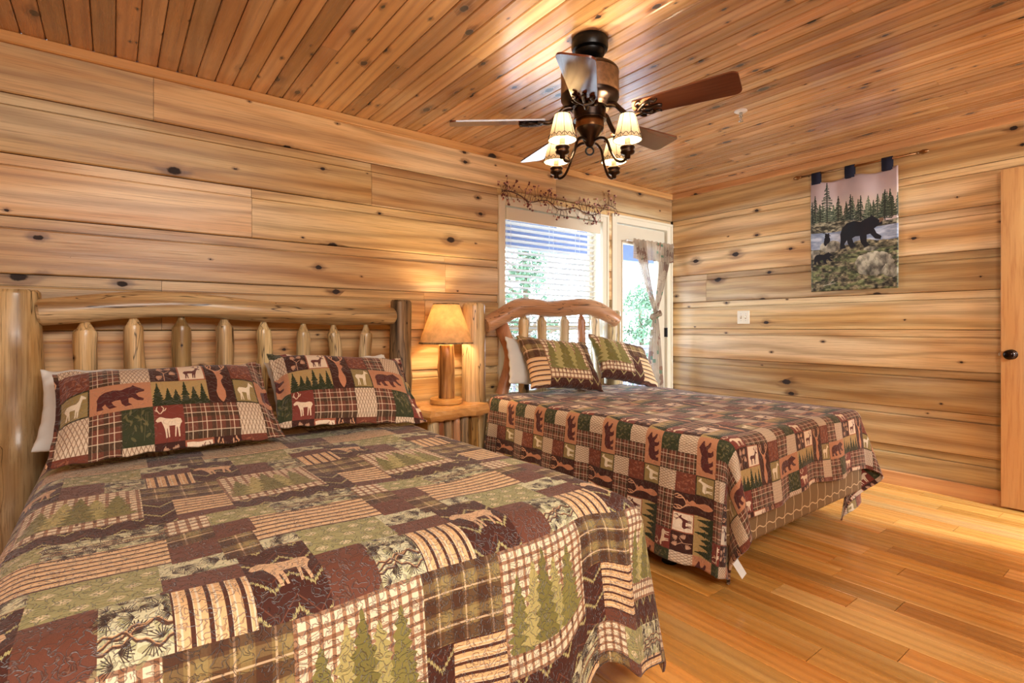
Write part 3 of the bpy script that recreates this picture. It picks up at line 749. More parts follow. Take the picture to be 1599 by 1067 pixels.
for zz in (.28, 1.07, 1.83):
    g = G(); g.box(b - .004, Y0 - .002, zz - .045, b + .016, Y0 + .026, zz + .045, .002); g.tube([(b + .006, Y0 - .004, zz - .046), (b + .006, Y0 - .004, zz + .046)], .0055, 8)
    g.mk('hinge', M['black'], dr)
G().box(d['x0'], Y0 + .0, -.001, d['x1'], Y0 + .16, .012).mk('threshold', M['cream'], dr)

def curtain_image():
    w_, h_ = 420, 900; cv = Cv(w_, h_, (168, 146, 122)); n = vnoise(w_, h_, 9, 20, 4)
    cv.a *= (0.80 + 0.35 * n)[..., None]
    rs = random.Random(9)
    for k in range(34):
        y = rs.random(); x = rs.random(); cv.line([(x, y), (x + rs.uniform(-.2, .2), y + rs.uniform(-.01, .01)), (x + rs.uniform(-.3, .3), y + rs.uniform(-.08, .08))], .006, (120, 92, 70), al=.6)
    for k in range(7):
        x, y = rs.uniform(.0, .8), k / 7; cv.poly(BEAR, (112, 80, 66), (x, y, x + .3, y + .10), rs.random() < .5, .7)
        x, y = rs.uniform(.0, .8), k / 7 + .07; deer(cv, (x, y, x + .26, y + .10), (132, 96, 76))
    for k in range(26):
        x, y = rs.random(), rs.random(); cv.rect((96, 116, 90), (x, y, x + .07, y + .02))
    return cv.image('curtain_print')
def curtain_mat():
    t = NT('sheer_curtain_cloth'); uv = t.n('ShaderNodeUVMap').outputs[0]
    ti = t.n('ShaderNodeTexImage'); ti.image = curtain_image(); ti.extension = 'REPEAT'; t.l(uv, ti.inputs['Vector'])
    df = t.n('ShaderNodeBsdfDiffuse'); tl = t.n('ShaderNodeBsdfTranslucent'); tr = t.n('ShaderNodeBsdfTransparent')
    t.l(ti.outputs[0], df.inputs[0]); t.l(ti.outputs[0], tl.inputs[0])
    m1 = t.n('ShaderNodeMixShader'); m1.inputs[0].default_value = .30; t.l(df.outputs[0], m1.inputs[1]); t.l(tl.outputs[0], m1.inputs[2])
    m2 = t.n('ShaderNodeMixShader'); m2.inputs[0].default_value = .10; t.l(m1.outputs[0], m2.inputs[1]); t.l(tr.outputs[0], m2.inputs[2])
    t.l(m2.outputs[0], t.out.inputs['Surface']); return t.m
M['curtain'] = curtain_mat()
cu = thing('knotted_curtain', 'sheer tan forest-print curtain knotted in the middle on the glazed corner door', 'curtain', (4.1, Y0 - .02, 1.92))
zr = 1.915; yr = Y0 - .032
g = G(); g.tube([(3.735, yr, zr), (4.43, yr, zr)], .006, 8); g.tube([(3.735, yr, zr), (3.735, yr + .05, zr)], .006, 8); g.sphere((3.733, yr, zr), .012)
g.mk('rod', M['white_pl'], cu, True)
def sheet_grid(P, nu, nv, uvf=lambda u, v: (u, v)):
    v = []; uv = []; f = []
    for j in range(nv + 1):
        for i in range(nu + 1):
            u, w_ = i / nu, j / nv; v.append(P(u, w_)); uv.append(uvf(u, w_))
    for j in range(nv):
        for i in range(nu):
            q = j * (nu + 1) + i; f.append((q, q + 1, q + nu + 2, q + nu + 1))
    return v, f, uv
# gathered heading
def head(u, v):
    x = 3.808 + u * .605; z = zr + .022 - v * .185 + .004 * math.sin(u * 60)
    return (x, yr - .010 + .010 * math.sin(u * 95) * (0.5 + v * .5) - .006, z)
v, f, uv = sheet_grid(head, 110, 10, lambda u, w_: (u * 1.4, 1 - w_ * .16)); mk('heading', v, f, M['curtain'], cu, True, uv)
KX, KZ = 4.118, 1.235
def drape(xa, xb, side):
    def P(u, v):
        t = v; e = t ** .85; x = (xa + u * (xb - xa)) * (1 - e) + (KX + (u - .5) * .05) * e
        z = (zr - .0) * (1 - t) + (KZ + .02) * t
        x += .020 * side * math.sin(t * PI)
        return (x, yr - .004 + .014 * math.sin(u * 30 + side) * (1 - .6 * t) - .02 * t, z)
    return P
for nm, xa, xb, sd in (('left_drape', 3.812, 3.985, -1), ('right_drape', 4.235, 4.412, 1)):
    v, f, uv = sheet_grid(drape(xa, xb, sd), 30, 30, lambda u, w_: (u * .4 + (0 if sd < 0 else .5), .9 - w_ * .4)); mk('drape', v, f, M['curtain'], cu, True, uv)
def lower(u, v):
    t = v; wd = .06 + .25 * t ** .7; x = KX + .015 + (u - .5) * wd - .01 * t; z = KZ - .02 - t * .95
    return (x, yr - .012 + (.012 + .012 * t) * math.sin(u * 26), z)
v, f, uv = sheet_grid(lower, 36, 30, lambda u, w_: (u * .8, .55 - w_ * .55)); mk('tail', v, f, M['curtain'], cu, True, uv)
# the knot: a wrapped band
kv, kf, kuv = [], [], []
for i in range(25):
    for j in range(14):
        a1 = 2 * PI * i / 24; a2 = 2 * PI * j / 13
        R_ = .040 + .010 * math.cos(a1 * 2 + .5); r_ = .027 * (1 + .16 * math.sin(a1 * 5 + a2 * 2))
        x = (R_ + r_ * math.cos(a2)) * math.cos(a1); y = (R_ * .45 + r_ * math.cos(a2) * .8) * math.sin(a1); z = r_ * math.sin(a2) + .02 * math.cos(a1)
        kv.append((KX + x, yr - .03 + y, KZ + z)); kuv.append((i / 24 * .5, j / 13 * .2))
for i in range(24):
    for j in range(13): q = i * 14 + j; kf.append((q, q + 14, q + 15, q + 1))
mk('knot', kv, kf, M['curtain'], cu, True, kuv)

# ------------------------------------------------------------------ berry garland over the window
gl = thing('berry_garland', 'dusty red berry garland draped along the top of the window casing', 'garland', (2.9, Y0 - .03, 2.1))
rs = random.Random(4)
def gpath(t):
    x = 2.325 + 1.25 * t; z = 2.142 - .035 * math.sin(t * PI * 1.0) - .05 * max(0, t - .45) * (t < .86) + .02 * math.sin(t * 23) + (.0 if t < .9 else .05)
    return Vector((x, Y0 - .036 + .012 * math.sin(t * 31), z))
gv = G(); gb = G(); gb2 = G()
gv.tube([gpath(i / 60) for i in range(61)], .004, 6)
for k in range(120):
    t = rs.random() ** .9
    if rs.random() < .5: t = rs.choice((.01, .02, .16, .22, .36, .5, .66, .74, .86, .95)) + rs.uniform(-.03, .03); t = min(max(t, 0), 1)
    p = gpath(t); up = rs.random() < .55
    q = p + Vector((rs.uniform(-.05, .05), rs.uniform(-.02, .004), rs.uniform(.02, .12) if up else rs.uniform(-.09, -.02)))
    q.y = min(q.y, Y0 - .02)
    mid = (p + q) / 2 + Vector((rs.uniform(-.02, .02), -.006, rs.uniform(-.01, .02)))
    gv.tube([p, mid, q], .0016, 4, caps=False)
    for e in range(rs.randint(1, 3)):
        c = q + Vector((rs.uniform(-.014, .014), rs.uniform(-.008, .006), rs.uniform(-.014, .014))); (gb if rs.random() < .62 else gb2).sphere(c, rs.uniform(.0055, .0085), 7, 5)
gv.mk('vine', M['twig'], gl, True)
props(gb.mk('berries', M['berry'], gl, True), kind='stuff'); props(gb2.mk('pink_berries', M['berry2'], gl, True), kind='stuff', label='faded pink berries')
# ------------------------------------------------------------------ log beds
def log(name, pts, radii, mat, parent, seed=0, n=18, sub=8, rough=.035, knots=3, chamfer=.012, label=None):
    """a peeled log: wandering centre line, uneven girth, branch swellings, chamfered ends"""
    r = random.Random(seed)
    P = catmull(pts, sub); k = len(P)
    R = [radii[0]] * k if len(radii) == 1 else [float(np.interp(i / (k - 1) * (len(radii) - 1), range(len(radii)), radii)) for i in range(k)]
    ph = [r.uniform(0, 6.28) for _ in range(8)]
    kn = [(r.uniform(.1, .9), r.uniform(0, 6.28), r.uniform(.04, .12), r.uniform(.06, .16)) for _ in range(knots)]
    if chamfer:
        P = [P[0]] + [P[0] + (P[1] - P[0]).normalized() * chamfer] + P[1:-1] + [P[-1] + (P[-2] - P[-1]).normalized() * chamfer] + [P[-1]]
        R = [R[0] - chamfer * .8] + R[:1] + R[1:-1] + R[-1:] + [R[-1] - chamfer * .8]
        k = len(P)
    v = []; ref = None
    tot = sum((P[i + 1] - P[i]).length for i in range(k - 1)); acc = 0
    for i, p in enumerate(P):
        if i: acc += (P[i] - P[i - 1]).length
        t = (P[min(i + 1, k - 1)] - P[max(i - 1, 0)]).normalized()
        if ref is None: ref = Vector((0, 1, 0)) if abs(t.y) < .9 else Vector((1, 0, 0))
        a = t.cross(ref).normalized(); b = t.cross(a).normalized(); ref = -b
        s = acc / tot
        for j in range(n):
            th = 2 * PI * j / n
            q = 1 + rough * (math.sin(2 * th + ph[0] + s * 5) + .7 * math.sin(3 * th + ph[1] - s * 7) + .6 * math.sin(s * 17 + ph[2] + th) + .5 * math.sin(5 * th + ph[3] + s * 11))
            for ks, kt, kw, kh in kn:
                dth = (th - kt + PI) % (2 * PI) - PI
                q += kh * math.exp(-((s - ks) * tot / .05) ** 2 - (dth / .5) ** 2)
            v.append(p + (a * math.cos(th) + b * math.sin(th)) * (R[i] * q))
    f = [(i * n + j, i * n + (j + 1) % n, (i + 1) * n + (j + 1) % n, (i + 1) * n + j) for i in range(k - 1) for j in range(n)]
    f += [tuple(range(n - 1, -1, -1)), tuple((k - 1) * n + j for j in range(n))]
    g = G(); g.add(v, f); o = g.mk(name, mat, parent, origin=tuple((P[0] + P[-1]) / 2)); autosmooth(o, 38)
    if label: o['label'] = label
    return o
YH = 3.08
def spindle(x, zb, zt, r, parent, seed, bend=0.0, lean=0.0, mat=None, label=None):
    pts = [(x, YH - .01, zb)]; rad = [r * 1.05]
    for q in (.25, .5, .75): pts.append((x + lean * q + bend * math.sin(q * PI * 1.6), YH - .01, zb + (zt - .06 - zb) * q)); rad.append(r)
    pts += [(x + lean, YH - .01, zt - .062), (x + lean, YH - .008, zt - .05), (x + lean, YH - .006, zt - .01), (x + lean, YH - .005, zt + .012)]; rad += [r * .98, r * .9, r * .42, r * .34]
    return log('spindle', pts, rad, mat or M['log'], parent, seed, 14, 6, .03, 2, 0, label)
bed1 = thing('log_bed', 'large peeled-log headboard of the near bed, eight pointed spindles between unlike posts', 'bed', (.56, YH, 0))
log('post', [(-.325, YH, 0), (-.33, YH, .3), (-.322, YH, .62), (-.335, YH, .95), (-.338, YH, 1.283)], [.100, .104, .110, .092, .083], M['log'], bed1, 5, 28, 10, .045, 9, label='thick pale peeled post with flared foot')
log('post', [(1.447, YH, 0), (1.452, YH, .4), (1.446, YH, .8), (1.45, YH, 1.293)], [.072, .070, .072, .066], M['bark'], bed1, 8, 24, 8, .05, 3, label='dark weathered post with bark streaks')
log('top_rail', [(-.262, YH - .02, 1.186), (-.13, YH - .02, 1.203), (.06, YH - .02, 1.226), (.32, YH - .02, 1.230), (.61, YH - .02, 1.211), (.95, YH - .015, 1.194), (1.40, YH - .01, 1.190)], [.056, .060, .062, .060, .058, .056, .054], M['log_x'], bed1, 3, 22, 8, .03, 4, .012)
log('lower_rail', [(-.26, YH, .62), (.5, YH, .615), (1.41, YH, .62)], [.046, .05, .046], M['log_x'], bed1, 13, 16, 8, .02, 3, .012)
for i, (x, zt, r, bd, ln) in enumerate(((-.096, 1.150, .043, .003, -.004), (.085, 1.172, .041, .0, -.006), (.274, 1.168, .042, .002, -.003), (.46, 1.172, .041, -.003, .0), (.640, 1.152, .038, -.014, .008), (.856, 1.138, .036, .002, -.002), (1.030, 1.132, .037, -.016, -.006), (1.216, 1.130, .036, .012, .004))):
    spindle(x, .62, zt, r, bed1, 30 + i, bd, ln)
bed2 = thing('log_bed', 'peeled cedar-log headboard of the far bed standing before the window, wavy top log', 'bed', (2.73, YH, 0))
log('post', [(2.0, YH, 0), (2.002, YH, .5), (1.998, YH, .9), (2.0, YH, 1.287)], [.084, .082, .080, .078], M['log'], bed2, 15, 24, 8, .015, 2)
log('post', [(3.405, YH, 0), (3.40, YH, .5), (3.402, YH, .9), (3.402, YH, 1.262)], [.080, .078, .076, .074], M['log'], bed2, 16, 24, 8, .015, 2)
log('top_rail', [(2.07, YH - .03, 1.138), (2.20, YH - .03, 1.190), (2.36, YH - .03, 1.262), (2.52, YH - .03, 1.276), (2.66, YH - .03, 1.258), (2.85, YH - .03, 1.272), (3.02, YH - .035, 1.287), (3.17, YH - .045, 1.268), (3.29, YH - .07, 1.215), (3.365, YH - .10, 1.165)], [.062, .060, .066, .060, .058, .064, .066, .066, .060, .052], M['log_red_x'], bed2, 23, 22, 8, .03, 5, .012, 'wavy reddish top log')
log('lower_rail', [(2.08, YH, .60), (2.7, YH, .60), (3.33, YH, .60)], [.046, .05, .046], M['log_x'], bed2, 17, 16, 8, .02, 3, .012)
log('spindle', [(2.225, YH, .58), (2.262, YH, .70), (2.318, YH, .86), (2.305, YH, .98), (2.25, YH, 1.10), (2.215, YH - .02, 1.18)], [.045, .047, .046, .047, .050, .045], M['log_red'], bed2, 24, 16, 8, .03, 2, .0, 'curved dark reddish branch')
for i, (x, zt, r, bd, ln) in enumerate(((2.432, 1.222, .039, 0, 0), (2.615, 1.216, .040, 0, -.006), (2.838, 1.220, .039, .002, .004), (3.035, 1.226, .034, .0, -.004))):
    spindle(x, .60, zt, r, bed2, 50 + i, bd, ln, M['log_red'] if i == 3 else M['log'])
spindle(3.245, .60, 1.235, .039, bed2, 56, .008, -.06)

# soft boxes: mattresses and box springs
def soft_box(x0, x1, y0, y1, z0, z1, r=.06):
    g = G(); g.box(x0, y0, z0, x1, y1, z1, r); return g
def mattress(b, zb, label):
    o = soft_box(b['x0'] + .03, b['x1'] - .03, b['y0'] + .03, b['y1'] - .02, zb, b['top'] - .022, .05).mk('mattress', M['sheet']); autosmooth(o, 60)
    return props(o, label, 'mattress')
mattress(B1, .40, 'pale sheeted mattress of the near bed, its edge showing beside the thick post')
mattress(B2, .425, 'mattress of the far bed under the red-brown lodge quilt')
def spring_mat():
    t = NT('box_spring_ticking'); tc = t.n('ShaderNodeTexCoord').outputs['Object']
    sp = t.n('ShaderNodeSeparateXYZ'); t.l(tc, sp.inputs[0]); X, Y, Z = sp.outputs
    s = t.math('ADD', X, Y)
    def ln(v, per, off, wd):
        q = t.math('ABSOLUTE', t.math('SUBTRACT', t.math('FRACT', t.math('ADD', t.math('DIVIDE', v, per), off)), .5)); return t.rng(q, wd, wd * 1.5, 1.0, 0.0)
    wav = t.math('MULTIPLY', t.math('SINE', t.math('MULTIPLY', s, 2 * PI / .085)), .006)
    g1 = ln(t.math('ADD', s, t.math('MULTIPLY', t.math('SINE', t.math('MULTIPLY', Z, 2 * PI / .105)), .004)), .085, 0, .022); g2 = ln(t.math('ADD', Z, wav), .105, .15, .020)
    m = t.math('MAXIMUM', g1, g2); fine = t.math('SINE', t.math('MULTIPLY', Z, 900.0))
    c = t.mix(t.rng(fine, -1, 1, 0, 1), srgb(142, 118, 84), srgb(122, 98, 68)); c = t.mix(m, c, srgb(222, 200, 160))
    t.l(c, t.b.inputs['Base Color']); t.b.inputs['Roughness'].default_value = .75; t.bump(m, .3, .003); return t.m
M['spring'] = spring_mat()
for b, lab in ((B2, 'tan box spring with cream grid pattern under the far bed quilt'), (B1, 'box spring hidden under the near bed moss quilt')):
    z0 = .195 if b is B2 else .20
    o = soft_box(b['x0'] + .025, b['x1'] - .025, b['y0'] + .0, b['y1'] - .03, z0, .425 if b is B2 else .40, .018).mk('box_spring', M['spring'], origin=((b['x0'] + b['x1']) / 2, 2.0, 0)); props(o, lab, 'box spring')
def frame(b, label, zt):
    f = thing('bed_frame', label, 'bed frame', ((b['x0'] + b['x1']) / 2, 2.0, 0))
    y0, y1, x0, x1 = b['y0'] + .10, b['y1'] - .06, b['x0'] + .05, b['x1'] - .05
    g = G()
    for x in (x0, x1): g.box(x - .018, y0, zt - .035, x + .018, y1, zt - .002)
    for y in (y0 + .25, y1 - .25): g.box(x0 + .018, y - .016, zt - .035, x1 - .018, y + .016, zt - .005)
    g.mk('rails', M['black'], f)
    for x in (x0 + .03, x1 - .03):
        for y in (y0 + .27, y1 - .25):
            g = G(); g.lathe([(.036, 0), (.038, .008), (.034, .030), (.022, .045), (.019, .10), (.018, zt - .034)], (x, y, 0), 16)
            lg = g.mk('leg', M['black'], f, True)
            G().lathe([(.0185, 0), (.0185, .022)], (x, y, .118), 16).mk('collar', M['ivory'], lg, True)
    return f
frame(B2, 'black metal bed frame with round-footed legs under the far bed', .193)
frame(B1, 'black metal bed frame under the near bed', .198)

# quilts: one cloth each, laid over the bed and hanging at the sides, corner gathered into a cone
def quilt(name, b, left, right, foot, rad, tile, origin, img_mat, flare, foldamp, label, footdrop=None, cp=2.0, cflare=.08, nx=150, ny=150, head=.0, seed=1, liftz=0):
    rs = np.random.default_rng(seed)
    xi0, xi1, yi0, yi1 = b['x0'] + rad, b['x1'] - rad, b['y0'] + rad, b['y1'] - head
    off = rad * PI / 2 - rad
    U = np.concatenate([np.linspace(b['x0'] - left - off, xi0, nx // 3, endpoint=False), np.linspace(xi0, xi1, nx // 2, endpoint=False), np.linspace(xi1, b['x1'] + right + off, nx // 3)])
    V = np.concatenate([np.linspace(b['y0'] - foot - off, yi0, ny // 3, endpoint=False), np.linspace(yi0, yi1, ny // 2)])
    u, v = np.meshgrid(U, V); nu, nv = len(U), len(V)
    u0, v0 = u.copy(), v.copy()
    a = np.where(u < xi0, u - xi0, np.where(u > xi1, u - xi1, 0)); bb = np.where(v < yi0, v - yi0, 0)
    if footdrop is not None: bb = bb * footdrop(np.clip(u, xi0, xi1))
    s = np.hypot(a, bb); dx = np.divide(a, s, out=np.zeros_like(s), where=s > 1e-9); dy = np.divide(bb, s, out=np.zeros_like(s), where=s > 1e-9)
    s = (np.abs(a) ** cp + np.abs(bb) ** cp) ** (1 / cp); dx = np.divide(a, s, out=np.zeros_like(s), where=s > 1e-9); dy = np.divide(bb, s, out=np.zeros_like(s), where=s > 1e-9); arc = rad * PI / 2; sp = np.maximum(s - arc, 0); sa = np.minimum(s, arc)
    # perimeter coordinate that runs up the left side, round the corners and along the foot
    th = np.arctan2(np.abs(bb), np.abs(a) + 1e-12)
    per = np.where(u <= xi0, np.where(v >= yi0, -(v - yi0), th * .22), np.where(u < xi1, .22 * PI / 2 + (u - xi0), np.where(v >= yi0, .22 * PI + (xi1 - xi0) + (v - yi0), .22 * PI / 2 + (xi1 - xi0) + (PI / 2 - th) * .22)))
    corner = np.where((np.abs(a) > 1e-6) & (np.abs(bb) > 1e-6), np.sin(2 * th), 0.0)
    ph = rs.uniform(0, 6.28, 4)
    fold = .5 * np.sin(per * 17 + ph[0]) + .35 * np.sin(per * 29 + ph[1]) + .3 * np.sin(per * 8 + ph[2])
    o = rad * np.sin(sa / rad) + sp * flare + foldamp * sp / .5 * fold + corner * sp * cflare * np.cos((th - 1.15) * 4.5)
    dn = rad * (1 - np.cos(sa / rad)) + sp * np.sqrt(max(0.0, 1 - flare ** 2)) * (1 - .04 * np.abs(fold) * sp)
    x = np.clip(u, xi0, xi1) + dx * o; y = np.clip(v, yi0, None) + dy * o
    n1 = np.sin(u * 7.3 + ph[0]) * np.sin(v * 6.1 + ph[1]) + .6 * np.sin(u * 15 + v * 9 + ph[2])
    z = b['top'] + .004 * n1 * (sp < .01) - dn
    z = np.maximum(z, .012 + .006 * np.abs(np.sin(per * 30)))
    verts = np.stack([x, y, z], -1).reshape(-1, 3)
    uv = np.stack([(u0 - origin[0]) / tile[0], (v0 - origin[1]) / tile[1]], -1).reshape(-1, 2)
    idx = (np.arange(nv - 1)[:, None] * nu + np.arange(nu - 1)).ravel()
    faces = np.stack([idx, idx + 1, idx + nu + 1, idx + nu], 1).tolist()
    o_ = mk(name, verts.tolist(), faces, img_mat, None, True, uv)
    sm = o_.modifiers.new('thickness', 'SOLIDIFY'); sm.thickness = .009; sm.offset = -1
    return props(o_, label, 'quilt'), verts.reshape(nv, nu, 3)
LT = lodge_tile().image('lodge_patchwork', 1.08); QT = quilt_tile().image('moss_patchwork', 1.10)
LW, LH = .523, .28
M['lodge'] = cloth_mat('lodge_quilt_cloth', LT, (LW, LH), stitch=34, stitch_col=.10, puff=.45)
M['moss'] = cloth_mat('moss_quilt_cloth', QT, (QW, QH), stitch=58, stitch_col=.12, puff=.85)
def fd1(x): return 1 - .21 * np.exp(-((x - 1.07) / .11) ** 2) + .03 * np.sin(x * 9)
q1, q1v = quilt('quilt', B1, .50, .40, .445, .11, (QW, QH), (QX, QV), M['moss'], .14, .030, 'moss green and brown patchwork quilt with fir trees spread over the near bed', fd1, 8.0, .06, 190, 190, .08, 5)
def fd2(x): return 1.0 - .10 * np.sin((x - 2.1) * 2.2) + .03 * np.sin(x * 11)
q2, q2v = quilt('quilt', B2, .52, .50, .29, .055, (LW, LH), (2.065, .98 - LH / 3 * 1.0), M['lodge'], .10, .028, 'red-brown lodge patchwork quilt with bears and deer spread over the far bed', fd2, 2.0, .30, 190, 170, .04, 9)
# sewn-in care tag at the foot corner of the lodge quilt
g = G(); kk = int(np.argmin(np.linalg.norm(q2v[0] - np.array((2.09, 1.13, .11)), axis=1))); tx, ty, tz = [float(c) for c in q2v[0, kk]]; ty -= .006; tz += .004
mk('care_tag', [(tx, ty, tz), (tx + .034, ty - .002, tz + .014), (tx + .056, ty - .03, tz - .045), (tx + .022, ty - .03, tz - .06), (tx, ty + .001, tz), (tx + .034, ty - .001, tz + .014), (tx + .056, ty - .029, tz - .045), (tx + .022, ty - .029, tz - .06)],
   [(0, 1, 2, 3), (7, 6, 5, 4), (0, 4, 5, 1), (1, 5, 6, 2), (2, 6, 7, 3), (3, 7, 4, 0)], M['cotton'], q2)['label'] = 'white care tag'

# pillows
def pillow(name, bot, top, w, h, T, mat, label, group=None, uvo=None, tile=None, uvs=1.0, pinch=.05, flange=.0, roll=0.0, seed=0, nx=34, ny=26):
    """bot, top: middle of the lower and upper edge"""
    B, Tp = Vector(bot), Vector(top); up = (Tp - B).normalized(); rt = Vector((math.cos(roll), math.sin(roll), 0)); rt = (rt - up * rt.dot(up)).normalized()
    nm = rt.cross(up).normalized()           # towards the foot of the bed and up
    if nm.y > 0: nm = -nm
    h = h or (Tp - B).length; C = (B + Tp) / 2
    r = np.random.default_rng(seed); p = r.uniform(0, 6.28, 6)
    def P(a, b, sgn):
        i = 1 - flange * 2 / w; j = 1 - flange * 2 / h; ai = min(1, abs(a) / i); bi = min(1, abs(b) / j)
        th = T / 2 * max(0.0, (1 - ai ** 3.2) * (1 - bi ** 3.0)) ** .55 + .004
        th *= 1 + .05 * math.sin(a * 5 + p[0] + b * 3) + .04 * math.sin(b * 7 + p[1])
        xx = a * w / 2 * (1 - pinch * (1 - b * b) * abs(a) ** 3); yy = b * h / 2 * (1 - pinch * 1.3 * (1 - a * a) * abs(b) ** 3)
        wv = .006 * math.sin(a * 22 + p[2]) * (abs(b) > .93) + .006 * math.sin(b * 17 + p[3]) * (abs(a) > .95)
        return C + rt * xx + up * yy + nm * (th * sgn + wv)
    v = []; uv = []; f = []; fm = []
    for sgn in (1, -1):
        o = len(v)
        for j in range(ny + 1):
            for i in range(nx + 1):
                a = math.sin((-1 + 2 * i / nx) * PI / 2 * .92) / math.sin(PI / 2 * .92); b = math.sin((-1 + 2 * j / ny) * PI / 2 * .92) / math.sin(PI / 2 * .92)
                v.append(P(a, b, sgn)); uv.append((0, 0) if uvo is None else ((uvo[0] + (a + 1) / 2 * w * uvs) / tile[0], (uvo[1] + (b + 1) / 2 * h * uvs) / tile[1]))
        for j in range(ny):
            for i in range(nx):
                q = o + j * (nx + 1) + i; f.append((q, q + 1, q + nx + 2, q + nx + 1) if sgn > 0 else (q, q + nx + 1, q + nx + 2, q + 1))
    N = (nx + 1) * (ny + 1)
    rim = [i for i in range(nx + 1)] + [j * (nx + 1) + nx for j in range(1, ny + 1)] + [ny * (nx + 1) + i for i in range(nx - 1, -1, -1)] + [j * (nx + 1) for j in range(ny - 1, 0, -1)]
    for k in range(len(rim)): a, b = rim[k], rim[(k + 1) % len(rim)]; f.append((a, a + N, b + N, b))
    o = mk(name, v, f, mat, None, True, uv, origin=C)
    bm = bmesh.new(); bm.from_mesh(o.data); bmesh.ops.recalc_face_normals(bm, faces=bm.faces); bm.to_mesh(o.data); bm.free()
    return props(o, label, 'pillow', group)
PW_, PH_ = .57, .42
M['lodge_p'] = cloth_mat('lodge_sham_cloth', LT, (PW_, PH_), stitch=34, stitch_col=.10, puff=.45)
M['moss_p'] = cloth_mat('moss_sham_cloth', QT, (QW, QH), stitch=30, stitch_col=.12, puff=.5)
pillow('pillow_sham', (.195, 2.30, .668), (.185, 2.700, .945), .745, .50, .16, M['lodge_p'], 'lodge patchwork pillow sham beside the thick pale log post on the near bed', 'patchwork pillow shams', (-.30, -.165 + PH_ / 3), (PW_, PH_), flange=.022, seed=1)
pillow('pillow_sham', (.900, 2.37, .672), (.945, 2.765, .965), .690, .50, .16, M['lodge_p'], 'lodge patchwork pillow sham beside the lamp nightstand on the near bed', 'patchwork pillow shams', (-.06, -.165 + PH_ / 3), (PW_, PH_), flange=.022, roll=.03, seed=2)
pillow('pillow', (.155, 2.69, .665), (.16, 2.905, .915), .80, .38, .11, M['cotton'], 'white pillow behind the sham by the thick log post, its pale side showing', 'plain pillows behind the shams', seed=3)
pillow('pillow', (.96, 2.73, .668), (.95, 2.915, .925), .66, .38, .10, M['cotton'], 'white pillow behind the sham next to the nightstand', 'plain pillows behind the shams', seed=4)
pillow('pillow_sham', (2.50, 2.65, .694), (2.55, 2.875, 1.030), .63, .42, .13, M['moss_p'], 'fir-tree check pillow sham nearer the lamp on the far bed', 'patchwork pillow shams', (-.104, .038), (QW, QH), uvs=.72, pinch=.09, roll=-.02, seed=5)
pillow('pillow_sham', (3.115, 2.62, .700), (3.205, 2.85, 1.010), .58, .40, .13, M['moss_p'], 'fir-tree check pillow sham nearer the glazed door on the far bed', 'patchwork pillow shams', (.05, .038), (QW, QH), uvs=.72, pinch=.09, roll=.03, seed=6)
pillow('pillow', (2.49, 2.86, .725), (2.53, 2.955, .975), .68, .34, .08, M['cotton'], 'white pillow behind the fir-tree sham nearer the lamp', 'plain pillows behind the shams', seed=7)

# ------------------------------------------------------------------ nightstand and lamp
NZ = .622
ns = thing('nightstand', 'rustic log nightstand with a live-edge slab top between the two beds', 'nightstand', (1.72, 3.0, 0))
top = [(1.535, 3.195), (1.535, 2.985), (1.468, 2.93), (1.462, 2.86), (1.498, 2.775)]
for i in range(1, 12):
    t = i / 12; top.append((1.498 + t * .465, 2.775 + t * .062 + .006 * math.sin(t * 14) + .004 * math.sin(t * 31)))
top += [(1.972, 2.848), (1.985, 2.885), (1.962, 2.935), (1.905, 2.985), (1.905, 3.195)]
g = G(); n = len(top); cx, cy = 1.72, 3.0
rs = random.Random(2)
lay = [(NZ, .010), (NZ - .010, .0), (NZ - .035, -.004), (NZ - .062, .010), (NZ - .070, .022)]
v = []
for z, ins in lay:
    for k, (x, y) in enumerate(top):
        d = Vector((cx - x, cy - y)); d.normalize(); jit = rs.uniform(-.005, .005) if z not in (NZ,) else 0
        v.append((x + d.x * (ins + jit), y + d.y * (ins + jit), z + (rs.uniform(-.004, .004) if z < NZ - .02 else 0)))
f = [tuple(range(n)), tuple((len(lay) - 1) * n + k for k in range(n - 1, -1, -1))] + [(i * n + k, (i + 1) * n + k, (i + 1) * n + (k + 1) % n, i * n + (k + 1) % n) for i in range(len(lay) - 1) for k in range(n)]
g.add(v, f); tb = g.mk('slab_top', M['slab'], ns, origin=(1.72, 3.0, NZ))
for i, (x, y, r) in enumerate(((1.568, 2.872, .036), (1.885, 2.915, .038), (1.60, 3.12, .034), (1.865, 3.10, .034))):
    log('leg', [(x, y, 0), (x + .002, y, .3), (x, y, NZ - .066)], [r * 1.05, r, r], M['lamp_log'] if i == 1 else M['log'], ns, 70 + i, 14, 6, .03, 2, .006)
g = G(); g.box(1.60, 2.915, .12, 1.855, 2.93, .52); g.mk('drawer_front', M['door_wood'], ns)
g = G(); g.box(1.575, 2.93, .12, 1.59, 3.12, .52); g.box(1.86, 2.95, .12, 1.875, 3.10, .52); g.box(1.61, 3.125, .12, 1.85, 3.14, .52); g.mk('carcass', M['door_wood'], ns)
for i in range(4):
    x = 1.632 + i * .0605
    log('front_slat', [(x, 2.905, .10), (x, 2.905, .33), (x, 2.905, .545)], [.026, .027, .026], M['bark'] if i % 2 else M['log_red'], ns, 80 + i, 10, 4, .04, 1, .004)
LX, LY = 1.745, 3.02
lamp = thing('table_lamp', 'log-column table lamp with a glowing parchment shade on the nightstand', 'lamp', (LX, LY, NZ))
G().lathe([(.098, 0), (.104, .004), (.105, .030), (.100, .036), (.0, .036)], (LX, LY, NZ + .001), 40, True).mk('base', M['slab'], lamp, True)
autosmooth(lamp.children[0], 30)
